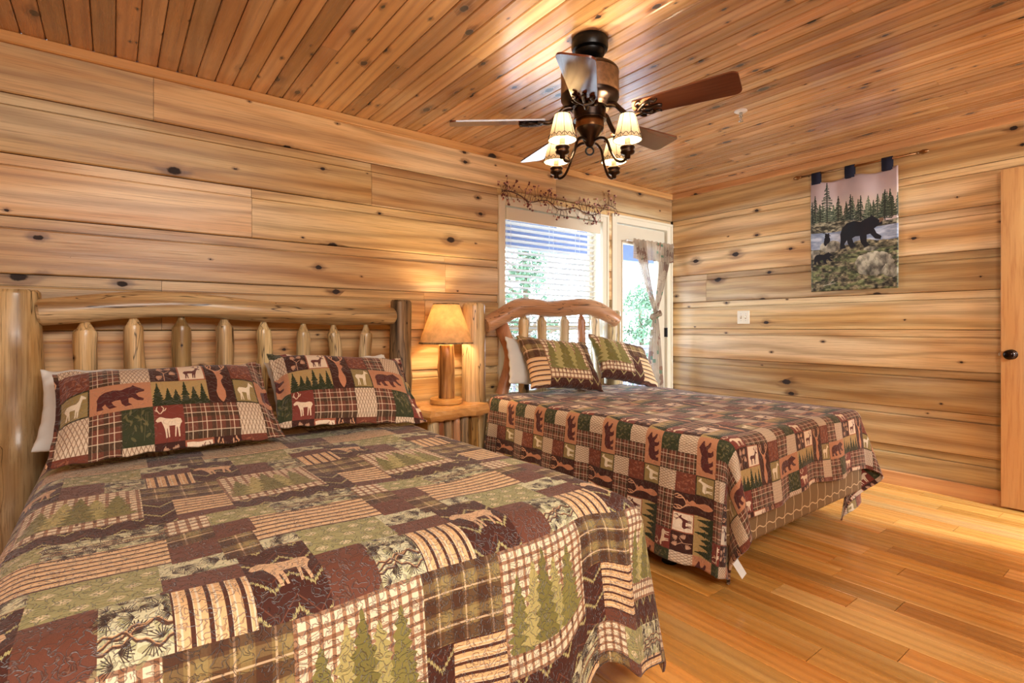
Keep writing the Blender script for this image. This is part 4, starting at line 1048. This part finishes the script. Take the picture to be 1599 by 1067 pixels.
log('column', [(LX, LY, NZ + .036), (LX + .002, LY, NZ + .18), (LX, LY, NZ + .30), (LX, LY, NZ + .385)], [.054, .052, .053, .052], M['lamp_log'], lamp, 91, 20, 8, .035, 4, .004)
zs0, zs1 = 1.016, 1.276
G().lathe([(.178, zs0), (.085, zs1), (.0825, zs1), (.1755, zs0)], (LX, LY, 0), 56, False).mk('shade', M['parch'], lamp, True, fix=False)
for pf in ([(.1790, zs0 - .002), (.1765, zs0 + .008), (.175, zs0 + .008), (.1752, zs0 - .002), (.1790, zs0 - .002)], [(.0873, zs1 - .007), (.0858, zs1 + .001), (.083, zs1 + .001), (.0845, zs1 - .007), (.0873, zs1 - .007)]):
    G().lathe(pf, (LX, LY, 0), 56, False).mk('shade_binding', M['bark'], lamp, True)
g = G(); g.tube([(LX, LY, NZ + .385), (LX, LY, NZ + .43)], .016, 12); g.mk('socket', M['bronze_gold'], lamp, True)
g = G(); g.sphere((LX, LY, 1.125), .031, 14, 9, (1, 1, 1.15)); g.tube([(LX, LY, NZ + .43), (LX, LY, 1.10)], .014, 10); g.mk('bulb', M['bulb'], lamp, True)
g = G()
for a in range(3): g.tube([(LX, LY, zs1 - .02), (LX + .0855 * math.cos(a * 2.094), LY + .0855 * math.sin(a * 2.094), zs1 - .012)], .0018, 5)
g.mk('spider', M['bronze_gold'], lamp)
point_light('lamp_light', (0, 0, 1.20 - NZ), LAMP_W, (1.0, .80, .52), .03, lamp)
# ------------------------------------------------------------------ ceiling fan with lights
FX, FY = 1.741, 1.709
fan = thing('ceiling_fan', 'dark bronze five-blade ceiling fan with four small pleated shades', 'ceiling fan', (FX, FY, H))
def flathe(name, prof, mat, n=40):
    o = G().lathe(prof, (FX, FY, 0), n).mk(name, mat, fan, True); return autosmooth(o, 40)
flathe('canopy', [(.080, 2.44), (.083, 2.434), (.084, 2.400), (.080, 2.388), (.066, 2.384), (.070, 2.378), (.066, 2.366), (.050, 2.352), (.034, 2.348), (.036, 2.340), (.026, 2.326), (.020, 2.324)], M['black'])
flathe('downrod', [(.0135, 2.345), (.0135, 2.27)], M['black'], 16)
flathe('motor_housing', [(.03, 2.315), (.085, 2.312), (.118, 2.302), (.130, 2.290), (.1325, 2.278)], M['bronze'])
flathe('bark_band', [(.131, 2.280), (.1315, 2.180), (.131, 2.176)], M['bark_band'])
flathe('lower_housing', [(.1325, 2.178), (.132, 2.165), (.122, 2.148), (.098, 2.136), (.092, 2.126), (.088, 2.120), (.070, 2.118)], M['bronze'])
flathe('switch_housing', [(.072, 2.119), (.070, 2.078), (.074, 2.074), (.074, 2.068)], M['bronze'])
flathe('gold_collar', [(.060, 2.070), (.064, 2.064), (.064, 2.032), (.060, 2.028)], M['bronze_gold'])
flathe('light_fitter', [(.063, 2.030), (.060, 2.020), (.046, 2.002), (.032, 1.978), (.020, 1.960), (.014, 1.950), (.006, 1.946)], M['bronze'])
g = G(); g.tube([(FX + .018 * math.cos(a) * .8, FY - .018 * math.cos(a) * .6, 1.930 + .018 * math.sin(a)) for a in [2 * PI * i / 16 for i in range(16)]], .0045, 8, closed=True); g.mk('finial_ring', M['black'], fan, True)
g = G(); g.tube([(FX + .066, FY - .03, 2.06), (FX + .068, FY - .03, 1.985)], .0012, 5); g.sphere((FX + .068, FY - .03, 1.98), .006, 8, 6); g.mk('pull_chain', M['bronze_gold'], fan)
BZ = 2.071
def blade_poly(n=10):
    p = []
    r0, r1 = .215, .640
    for i in range(n + 1): t = i / n; p.append((r0 + (r1 - .03 - r0) * t, -(.052 + .020 * t)))
    for i in range(1, 6): a = -PI / 2 + PI / 2 * i / 6; p.append((r1 - .03 + .03 * math.cos(a), -.042 + .03 * math.sin(a)))
    for i in range(0, 6): a = PI / 2 * i / 6; p.append((r1 - .03 + .03 * math.cos(a), .042 + .03 * math.sin(a)))
    for i in range(n + 1): t = 1 - i / n; p.append((r0 + (r1 - .03 - r0) * t, .052 + .020 * t))
    for i in range(1, 4): p.append((r0 - .012 * math.sin(i * PI / 4), .052 - .104 * i / 4))
    return p
for kb in range(5):
    th = math.radians(-68 + 72 * kb); ca, sa = math.cos(th), math.sin(th); pit = math.radians(-13)
    mtx = Matrix.Translation((FX, FY, BZ)) @ Matrix.Rotation(th, 4, 'Z')
    dr_ = Matrix.Rotation(-(.059 * ca - .018 * sa), 4, 'Y')
    pm = mtx @ dr_ @ Matrix.Rotation(pit, 4, 'X')
    bp_ = blade_poly(); n = len(bp_)
    v = [Vector((x, y, .0035)) for x, y in bp_] + [Vector((x, y, -.0035)) for x, y in bp_]
    f = [tuple(range(n)), tuple(range(2 * n - 1, n - 1, -1))] + [(i, i + n, (i + 1) % n + n, (i + 1) % n) for i in range(n)]
    o = mk('blade', v, f, M['blade'], fan, origin=(0, 0, 0))
    o.matrix_local = Matrix.Translation(Vector((0, 0, BZ - H))) @ Matrix.Rotation(th, 4, 'Z') @ dr_ @ Matrix.Rotation(pit, 4, 'X')
    g = G()
    arm = [(.080, 0, 2.124 - BZ), (.12, 0, 2.116 - BZ), (.155, 0, 2.080 - BZ), (.19, 0, 2.052 - BZ), (.245, 0, -.012)]
    g.tube([mtx @ p for p in catmull(arm, 5)], [.013] * 6 + [.011] * 15, 9)
    for sd in (-1, 1):       # antler-like scrolls that hold the blade
        sc = [(.225, 0, -.011), (.245, sd * .018, -.011), (.262, sd * .034, -.012), (.285, sd * .040, -.012), (.305, sd * .032, -.013), (.318, sd * .044, -.012)]
        g.tube([pm @ p for p in catmull(sc, 4)], [.010 - .006 * i / 20 for i in range(21)], 7)
        sc = [(.235, sd * .010, -.011), (.225, sd * .03, -.011), (.232, sd * .046, -.011), (.25, sd * .052, -.011)]
        g.tube([pm @ p for p in catmull(sc, 4)], .0058, 7)
    sc = [(.24, 0, -.011), (.28, 0, -.013), (.31, 0, -.011), (.325, .01, -.010)]
    g.tube([pm @ p for p in catmull(sc, 4)], .0075, 7)
    for x, y in ((.25, 0), (.28, .026), (.28, -.026)): g.sphere(pm @ Vector((x, y, -.014)), .0075, 8, 5)
    g.mk('blade_iron', M['bronze'], fan, True)
for ka in range(4):
    th = math.radians(-84 + 90 * ka + (4 if ka % 2 else 0)); ca, sa = math.cos(th), math.sin(th); Rr = .205
    P = lambda r, z: (FX + r * ca, FY + r * sa, z)
    g = G()
    arm = [P(.020, 1.972), P(.06, 1.975), P(.095, 1.955), P(.118, 1.900), P(.150, 1.852), P(.185, 1.842), P(.205, 1.862)]
    g.tube(catmull(arm, 6), .0062, 9)
    ob = g.mk('light_arm', M['bronze'], fan, True)
    cx, cy = FX + Rr * ca, FY + Rr * sa
    G().lathe([(.006, 1.845), (.012, 1.848), (.012, 1.862), (.028, 1.868), (.031, 1.876), (.027, 1.880), (.027, 1.888), (.031, 1.892), (.030, 1.900), (.018, 1.903), (.014, 1.906)], (cx, cy, 0), 24).mk('candle_cup', M['bronze'], ob, True)
    G().lathe([(.0125, 1.905), (.0125, 1.945), (.009, 1.948)], (cx, cy, 0), 16).mk('candle_sleeve', M['ivory'], ob, True)
    G().sphere((cx, cy, 1.970), .014, 12, 8, (1, 1, 1.7)).mk('bulb', M['bulb'], ob, True)
    # pleated shade, open below and above, with a scalloped dark trim
    n = 96; v = []; zb, zt = 1.926, 2.036
    for j in range(5):
        t = j / 4; r0 = .059 - .027 * t
        for i in range(n):
            a = 2 * PI * i / n; r = r0 * (1 + .028 * math.cos(24 * a)); v.append((cx + r * math.cos(a), cy + r * math.sin(a), zb + (zt - zb) * t))
    f = [(j * n + i, j * n + (i + 1) % n, (j + 1) * n + (i + 1) % n, (j + 1) * n + i) for j in range(4) for i in range(n)]
    sh = mk('shade', v, f, M['pleat'], fan, True, origin=(cx, cy, 1.98))
    g = G()
    for q in range(8):
        a = 2 * PI * q / 8 + .2; g.tube([(cx + r * math.cos(a), cy + r * math.sin(a), z) for r, z in ((.0612, zb + .002), (.0335, zt - .002))], .0011, 4)
    for q in range(16):
        a0 = 2 * PI * q / 16; pts = []
        for e in range(5):
            a = a0 + 2 * PI / 16 * e / 4; z = zb + .006 + .013 * math.sin(PI * e / 4); r = .0625 - .027 * (z - zb) / (zt - zb); pts.append((cx + r * math.cos(a), cy + r * math.sin(a), z))
        g.tube(pts, .0012, 4)
    for r, z in ((.0608, zb), (.0332, zt)): g.tube([(cx + r * math.cos(2 * PI * e / 28), cy + r * math.sin(2 * PI * e / 28), z) for e in range(28)], .0017, 4, closed=True)
    g.mk('trim', M['black'], sh)
    point_light('fan_light', (cx - FX, cy - FY, 1.998 - H), FAN_W, (1.0, .85, .62), .018, fan)

# ------------------------------------------------------------------ small fittings
SX, SY = 3.047, 1.716
sk = thing('fire_sprinkler', 'small white and chrome fire sprinkler on the plank ceiling', 'sprinkler', (SX, SY, H))
G().lathe([(.036, 2.4405), (.038, 2.436), (.030, 2.430), (.012, 2.428)], (SX, SY, 0), 28).mk('escutcheon', M['white_pl'], sk, True)
g = G(); g.lathe([(.010, 2.430), (.009, 2.412), (.012, 2.408), (.010, 2.404)], (SX, SY, 0), 14)
for s_ in (-1, 1): g.tube([(SX + s_ * .009, SY, 2.405), (SX + s_ * .012, SY, 2.392), (SX, SY, 2.376)], .002, 6)
g.tube([(SX, SY, 2.404), (SX, SY, 2.378)], .0022, 8)
g.mk('frame', M['steel'], sk, True)
g = G(); g.lathe([(.004, 2.378), (.014, 2.377), (.014, 2.3745), (.004, 2.3735)], (SX, SY, 0), 16); g.mk('deflector', M['steel'], sk, True)

sw = thing('light_switch', 'ivory double toggle light switch plate on the right board wall', 'light switch', (X0, 2.48, 1.209))
G().box(X0 - .0075, 2.424, 1.151, X0 - .0005, 2.536, 1.267, .003).mk('plate', M['ivory'], sw)
for yy in (2.458, 2.502):
    G().box(X0 - .010, yy - .005, 1.196, X0 - .0073, yy + .005, 1.222).mk('toggle_slot', M['bronze_gold'], sw)
    g = G(); g.prism([(X0 - .0095, 1.202), (X0 - .022, 1.214), (X0 - .022, 1.221), (X0 - .0095, 1.215)], 'y', yy - .0035, yy + .0035); g.mk('toggle', M['ivory'], sw)
    g = G()
    for z in (1.180, 1.238): g.sphere((X0 - .0075, yy, z), .003, 8, 5)
    props(g.mk('screws', M['steel'], sw), kind='stuff')

# tapestry
def tapestry_image():
    w_, h_ = 760, 1120; cv = Cv(w_, h_, (200, 180, 170))
    yy = np.linspace(0, 1, h_)[:, None, None]; n = vnoise(w_, h_, 5, 6, 1)[..., None]
    sky = np.array((216, 200, 194)) * (1 - yy) + np.array((176, 152, 146)) * yy; mist = np.array((226, 206, 170))
    k = np.clip(1 - np.abs(yy - .70) / .16, 0, 1); cv.a[:] = (sky * (1 - k * .6) + mist * k * .6) * (.9 + .2 * n) / 255
    rs = random.Random(8)
    def pine(x, y, s_, col, hi):
        cv.line([(x, y), (x, y + s_)], .008 * (1 + s_), (38, 34, 28))
        nn = int(12 + s_ * 26)
        for i in range(nn):
            t = i / nn; ln = s_ * .30 * (1 - t) * rs.uniform(.6, 1.15)
            for sd in (-1, 1):
                e = (x + sd * ln, y + s_ * (.1 + .9 * t) - .025 * s_ + rs.uniform(-.01, .01)); cv.line([(x, y + s_ * (.1 + .9 * t)), e], .011, col); cv.line([(x + sd * ln * .3, y + s_ * (.1 + .9 * t) + .002), (e[0], e[1] + .008)], .005, hi, al=.55)
    for k in range(26): pine(rs.uniform(.0, 1.0), .60 + rs.uniform(-.01, .02), rs.uniform(.10, .20), (96, 104, 80), (170, 176, 140))
    for k in range(12): pine(rs.uniform(.4, 1.0), .59, rs.uniform(.12, .24), (52, 60, 44), (140, 146, 104))
    for x, s_ in ((.06, .30), (.20, .42), (.33, .28), (.48, .26), (.60, .24), (.86, .26), (.02, .25), (.12, .22)): pine(x, .57, s_, (36, 44, 34), (150, 160, 130))
    # far bank, water, rocks
    n2 = vnoise(w_, h_, 26, 60, 3, 4); n3 = vnoise(w_, h_, 10, 40, 5, 4)
    def blend(mask, c0, c1, nn):
        m = mask[..., None]; c = (np.array(c0) * (1 - nn[..., None]) + np.array(c1) * nn[..., None]) / 255; cv.a[:] = cv.a * (1 - m) + c * m
    Xg, Yg = np.meshgrid((np.arange(w_) + .5) / w_, (np.arange(h_) + .5) / h_)
    st = lambda n_: np.clip((n_ - .5) * 2.6 + .5, 0, 1)
    blend((Yg < .60 + .03 * np.sin(Xg * 5 + .5) + .02 * (n3 - .5)).astype(float), (44, 42, 32), (168, 158, 128), st(n2))
    blend(((Yg < .53) & (Yg > .38)).astype(float), (122, 132, 150), (186, 190, 198), st(n3))
    blend((Yg < .53 - .12 * np.clip(1 - Xg * 2.0, 0, 1) * 0 - .04 + .0 * Xg).astype(float) * (Xg < .0), (0, 0, 0), (0, 0, 0), n2)
    bank = .385 + .06 * np.clip((Xg - .55) / .45, 0, 1) - .03 * np.sin(Xg * 8) + .03 * (n2 - .5)
    blend((Yg < bank).astype(float), (34, 32, 22), (176, 160, 122), st(n2 * .7 + n3 * .3)); blend(((Yg < bank - .06) & (n3 > .52)).astype(float) * .6, (50, 62, 32), (110, 124, 72), st(n2))
    def rock(c, r, seed):
        nn = st(vnoise(w_, h_, 22, 22, seed, 4)); m = (((Xg - c[0]) / r[0]) ** 2 + ((Yg - c[1]) / r[1]) ** 2 < 1 + .3 * (nn - .5)).astype(float); lt = np.clip(.5 + (Yg - c[1]) / r[1] * .4 - (Xg - c[0]) / r[0] * .2, 0, 1)
        blend(m, (58, 54, 46), (206, 196, 168), np.clip(nn * .6 + lt * .5 - .1, 0, 1))
    rock((.74, .215), (.21, .10), 31); rock((.92, .15), (.09, .06), 33); rock((.24, .40), (.12, .055), 35); rock((.05, .34), (.07, .04), 36); rock((.72, .345), (.08, .02), 38)
    BK = (18, 16, 22)
    cv.poly(BEAR, BK, (.34, .335, .86, .665)); cv.poly([(.80, .56), (.85, .575), (.84, .60), (.80, .60)], (120, 90, 66))
    for c, r in (((.20, .465), (.035, .035)), ((.20, .50), (.028, .022)), ((.185, .518), (.009, .009)), ((.217, .518), (.009, .009)), ((.18, .44), (.02, .03))): cv.ell(c, r, BK)
    cv.poly(BEAR, BK, (.03, .235, .28, .365)); cv.line([(0, .60), (.10, .55), (.24, .50)], .008, (34, 28, 22))
    for k in range(60): x = rs.random(); y = rs.uniform(.02, .26); cv.line([(x, y), (x + rs.uniform(-.02, .02), y + .018)], .004, (96, 110, 62), al=.7)
    cv.line([(.15, .05), (.30, .07)], .008, (190, 182, 160)); cv.line([(.22, .06), (.28, .10)], .005, (190, 182, 160))
    return cv.image('bear_tapestry')
def tap_mat():
    t = NT('tapestry_cloth'); uv = t.n('ShaderNodeUVMap').outputs[0]; ti = t.n('ShaderNodeTexImage'); ti.image = tapestry_image(); t.l(uv, ti.inputs[0]); t.l(ti.outputs[0], t.b.inputs['Base Color'])
    t.b.inputs['Roughness'].default_value = .55; t.b.inputs['Specular IOR Level'].default_value = .35; nz = t.noise(t.vm('MULTIPLY', uv, (.6, .87, 1)), 300, 2); t.bump(nz, .3, .002); return t.m
M['tapestry'] = tap_mat()
tp_ = thing('bear_tapestry', 'woven tapestry of black bears by a lake on the right board wall', 'tapestry', (X0 - .03, 1.61, 2.33))
xr_ = X0 - .032
g = G(); g.tube([(xr_, 1.975, 2.331), (xr_, 1.205, 2.323)], .0075, 10); g.mk('rod', M['bronze_gold'], tp_, True)
for y, s_ in ((1.975, 1), (1.205, -1)):
    g = G(); zz = 2.331 if s_ > 0 else 2.323
    g.tube([(xr_, y, zz), (xr_, y + s_ * .01, zz), (xr_, y + s_ * .03, zz), (xr_, y + s_ * .05, zz), (xr_, y + s_ * .062, zz)], [.011, .009, .016, .012, .004], 12); g.mk('finial', M['bronze_gold'], tp_, True)
for y in (1.93, 1.25):
    g = G(); g.tube([(xr_, y, 2.33), (X0, y, 2.33)], .005, 6); g.mk('bracket', M['bronze'], tp_)
ya, yb, zA, zB = 1.905, 1.322, 2.268, 1.402
def tapP(u, v):
    y = ya + (yb - ya) * u; sag = .022 * (math.sin(u * PI * 2) ** 2) * (1 - v) ** 2 * (1 if .03 < u < .97 else 1); z = zA - sag + (zB - zA) * v
    x = X0 - .022 - .010 * math.sin(u * PI * 4 + .7) * (1 - v) ** 1.5 - .004 * math.sin(u * 9 + v * 4)
    return (x, y, z)
v, f, uv = sheet_grid(tapP, 48, 60, lambda u, w_: (u, 1 - w_)); o = mk('cloth', v, f, M['tapestry'], tp_, True, uv)
sm = o.modifiers.new('thickness', 'SOLIDIFY'); sm.thickness = .003; sm.offset = 1
for y in (1.862, 1.625, 1.385):
    pts = []
    for i in range(9): a = PI * i / 8; pts.append((xr_ - .0125 * math.cos(a), 2.328 + .0125 * math.sin(a)))
    pts = [(xr_ - .0125 + .004, 2.245)] + pts + [(xr_ + .0125 - .002, 2.245)]
    pin = [(x + (xr_ - x) * .18, z - .0016 if z > 2.3 else z) for x, z in pts]
    g = G(); g.prism(pts + pin[::-1], 'y', y - .033, y + .033); g.mk('tab', M['navy'], tp_, True)

# open wooden door lying back against the right wall
dl = props(bpy.data.objects.new('door_2', None), kind='structure'); COL.objects.link(dl); dl.location = (4.36, -.08, 0); WLOC['door_2'] = (4.36, -.08, 0)
xf, xk = 4.385, 4.424; ye, yh_, zb_, zt_ = .775, -.075, .014, 2.096
def dbox(name, y0, z0, y1, z1, x0=xf, x1=xk, bev=.002, org=None): return G().box(x0, y0, z0, x1, y1, z1, bev).mk(name, M['door_wood'], dl, origin=((x0 + x1) / 2, (y0 + y1) / 2, (z0 + z1) / 2))
sw_ = .108
dbox('stile', ye - sw_, zb_, ye, zt_); dbox('stile', yh_, zb_, yh_ + sw_, zt_); M['door_rail'] = wood('fir_door_rail', 'yz', srgb(226, 172, 106), srgb(208, 146, 78), srgb(150, 88, 36), rough=0.35, knots=0.0, ringf=220, warp=1.2, var=0.05)
rz = ((zb_, .22), (.80, .98), (1.62, 1.72), (zt_ - .12, zt_))
for z0, z1 in rz: G().box(xf, yh_ + sw_, z0, xk, ye - sw_, z1, .002).mk('rail', M['door_rail'], dl, origin=(xf, .35, (z0 + z1) / 2))
for (a0, a1) in zip(rz[:-1], rz[1:]):
    dbox('mid_stile', .30, a0[1], .40, a1[0])
    for y0, y1 in ((yh_ + sw_, .30), (.40, ye - sw_)):
        g = G(); z0, z1 = a0[1], a1[0]; q = .035
        v = [(xf + .018, y0, z0), (xf + .018, y1, z0), (xf + .018, y1, z1), (xf + .018, y0, z1), (xf + .004, y0 + q, z0 + q), (xf + .004, y1 - q, z0 + q), (xf + .004, y1 - q, z1 - q), (xf + .004, y0 + q, z1 - q)]
        v += [(xk - .004, y0, z0), (xk - .004, y1, z0), (xk - .004, y1, z1), (xk - .004, y0, z1)]
        g.add(v, [(0, 1, 5, 4), (1, 2, 6, 5), (2, 3, 7, 6), (3, 0, 4, 7), (4, 5, 6, 7), (8, 9, 1, 0), (9, 10, 2, 1), (10, 11, 3, 2), (11, 8, 0, 3), (11, 10, 9, 8)]); g.mk('panel', M['door_wood'], dl)
def xlathe(g, prof, y, z, n=24):
    v = []
    for r, x in prof:
        for j in range(n): a = 2 * PI * j / n; v.append((x, y + r * math.cos(a), z + r * math.sin(a)))
    f = [(i * n + j, i * n + (j + 1) % n, (i + 1) * n + (j + 1) % n, (i + 1) * n + j) for i in range(len(prof) - 1) for j in range(n)]; f += [tuple(range(n)), tuple((len(prof) - 1) * n + j for j in range(n - 1, -1, -1))]
    return g.add(v, f)
g = G(); xlathe(g, [(.030, xf), (.031, xf - .006), (.014, xf - .010), (.012, xf - .028), (.022, xf - .036), (.030, xf - .050), (.029, xf - .062), (.018, xf - .070), (.004, xf - .072)], .726, .955)
g.mk('knob', M['knobm'], dl, True)
g = G(); g.box(xf + .010, ye - .001, .925, xf + .030, ye + .0015, .985, 0); g.box(xf + .014, ye, .945, xf + .026, ye + .012, .965, .002); g.mk('latch', M['steel'], dl)
for zz in (.25, 1.05, 1.85):
    g = G(); g.tube([(xk + .004, yh_ - .004, zz - .045), (xk + .004, yh_ - .004, zz + .045)], .006, 8); g.mk('hinge', M['black'], dl)

# ------------------------------------------------------------------ outside: covered porch, railing, trees
g = G(); 
for i in range(14): g.box(-1.0, Y0 + .17 + i * .15, -.16, 9.5, Y0 + .312 + i * .15, -.12)
struct(g, 'porch_deck', M['porch_wood'])
g = G(); g.box(-1.0, Y0 + .17, 2.50, 9.5, 5.75, 2.56); struct(g, 'porch_ceiling', M['porch_ceil'])
g = G(); g.box(-1.0, 5.15, 2.10, 9.5, 5.30, 2.50); struct(g, 'porch_beam', M['porch_ceil'])
pp = thing('porch_post', 'painted square porch post seen through the right edge of the blind', 'post', (5.42, 5.22, 0))
g = G(); g.box(5.34, 5.16, -.12, 5.50, 5.28, 2.10, .006); g.mk('shaft', M['porch_wood'], pp); g = G(); g.box(5.31, 5.13, -.12, 5.53, 5.31, .0, .006); g.mk('foot', M['porch_wood'], pp)
rl = thing('porch_railing', 'grey porch railing with slim balusters beyond the window and glazed door', 'railing', (4.5, 5.22, 0))
for xa, xb in ((-1.0, 5.335), (5.505, 9.5)):
    G().box(xa, 5.16, .80, xb, 5.29, .84, .004).mk('top_rail', M['porch_wood'], rl); G().box(xa, 5.20, -.04, xb, 5.24, .03, .004).mk('bottom_rail', M['porch_wood'], rl); G().box(xa, 5.20, .72, xb, 5.24, .80, .004).mk('under_rail', M['porch_wood'], rl)
fb = None; x = 2.6
while x < 8.2:
    if not (5.32 < x < 5.52):
        if fb is None: fb = G().box(x - .017, 5.203, .03, x + .017, 5.237, .72).mk('baluster', M['porch_wood'], rl, origin=(x, 5.22, .375)); fx = x
        else: copy_part(fb, rl, fb.location + Vector((x - fx, 0, 0)))
    x += .115
pl = thing('porch_light', 'white bowl light under the porch ceiling seen through the blind', 'light', (4.20, 4.45, 2.5))
G().lathe([(.05, 2.50), (.05, 2.40), (.04, 2.395)], (4.20, 4.45, 0), 20).mk('mount', M['white_pl'], pl, True)
G().lathe([(.175, 2.345), (.165, 2.30), (.13, 2.255), (.08, 2.23), (.004, 2.225)], (4.20, 4.45, 0), 32).mk('bowl', M['white_pl'], pl, True)
g = G(); g.tube([(4.20, 4.45, 2.40), (4.20, 4.45, 2.33)], .02, 10); g.mk('stem', M['white_pl'], pl)
def tree(x, y, zb, ztop, rad, seed, mat, label):
    r = np.random.default_rng(seed); t = thing('leafy_tree', label, 'tree', (x, y, zb), 'trees beyond the porch')
    g = G(); g.tube(catmull([(x, y, zb), (x + .05, y, (zb + ztop) / 2 - .5), (x - .04, y + .05, ztop - .5)], 6), [.16 - .11 * i / 12 for i in range(13)], 8)
    for k in range(7):
        a = r.uniform(0, 6.28); z0 = zb + (ztop - zb) * r.uniform(.35, .8); g.tube([(x, y, z0), (x + rad * .35 * math.cos(a), y + rad * .35 * math.sin(a), z0 + .4), (x + rad * .7 * math.cos(a), y + rad * .7 * math.sin(a), z0 + .6)], [.05, .03, .012], 5)
    g.mk('trunk', M['trunk'], t, True)
    N = 5200; h = (ztop - zb)
    cl = np.stack([r.normal(0, .42, 60), r.normal(0, .42, 60), r.uniform(.25, 1, 60)], 1); pick = cl[r.integers(0, 60, N)]
    c = np.stack([x + rad * pick[:, 0] * (1.25 - pick[:, 2] * .7), y + rad * pick[:, 1] * (1.25 - pick[:, 2] * .7), zb + h * pick[:, 2]], 1) + r.normal(0, .15, (N, 3)) * rad * .6
    d1 = r.normal(0, 1, (N, 3)); d1 /= np.linalg.norm(d1, axis=1)[:, None]; d2 = r.normal(0, 1, (N, 3)); d2 -= (d1 * d2).sum(1)[:, None] * d1; d2 /= np.linalg.norm(d2, axis=1)[:, None]
    s1 = r.uniform(.04, .075, (N, 1)); v = np.stack([c - d1 * s1, c + d2 * s1 * .5, c + d1 * s1, c - d2 * s1 * .5], 1).reshape(-1, 3)
    o = mk('foliage', v.tolist(), (np.arange(N)[:, None] * 4 + np.arange(4)).tolist(), mat, t); props(o, kind='stuff')
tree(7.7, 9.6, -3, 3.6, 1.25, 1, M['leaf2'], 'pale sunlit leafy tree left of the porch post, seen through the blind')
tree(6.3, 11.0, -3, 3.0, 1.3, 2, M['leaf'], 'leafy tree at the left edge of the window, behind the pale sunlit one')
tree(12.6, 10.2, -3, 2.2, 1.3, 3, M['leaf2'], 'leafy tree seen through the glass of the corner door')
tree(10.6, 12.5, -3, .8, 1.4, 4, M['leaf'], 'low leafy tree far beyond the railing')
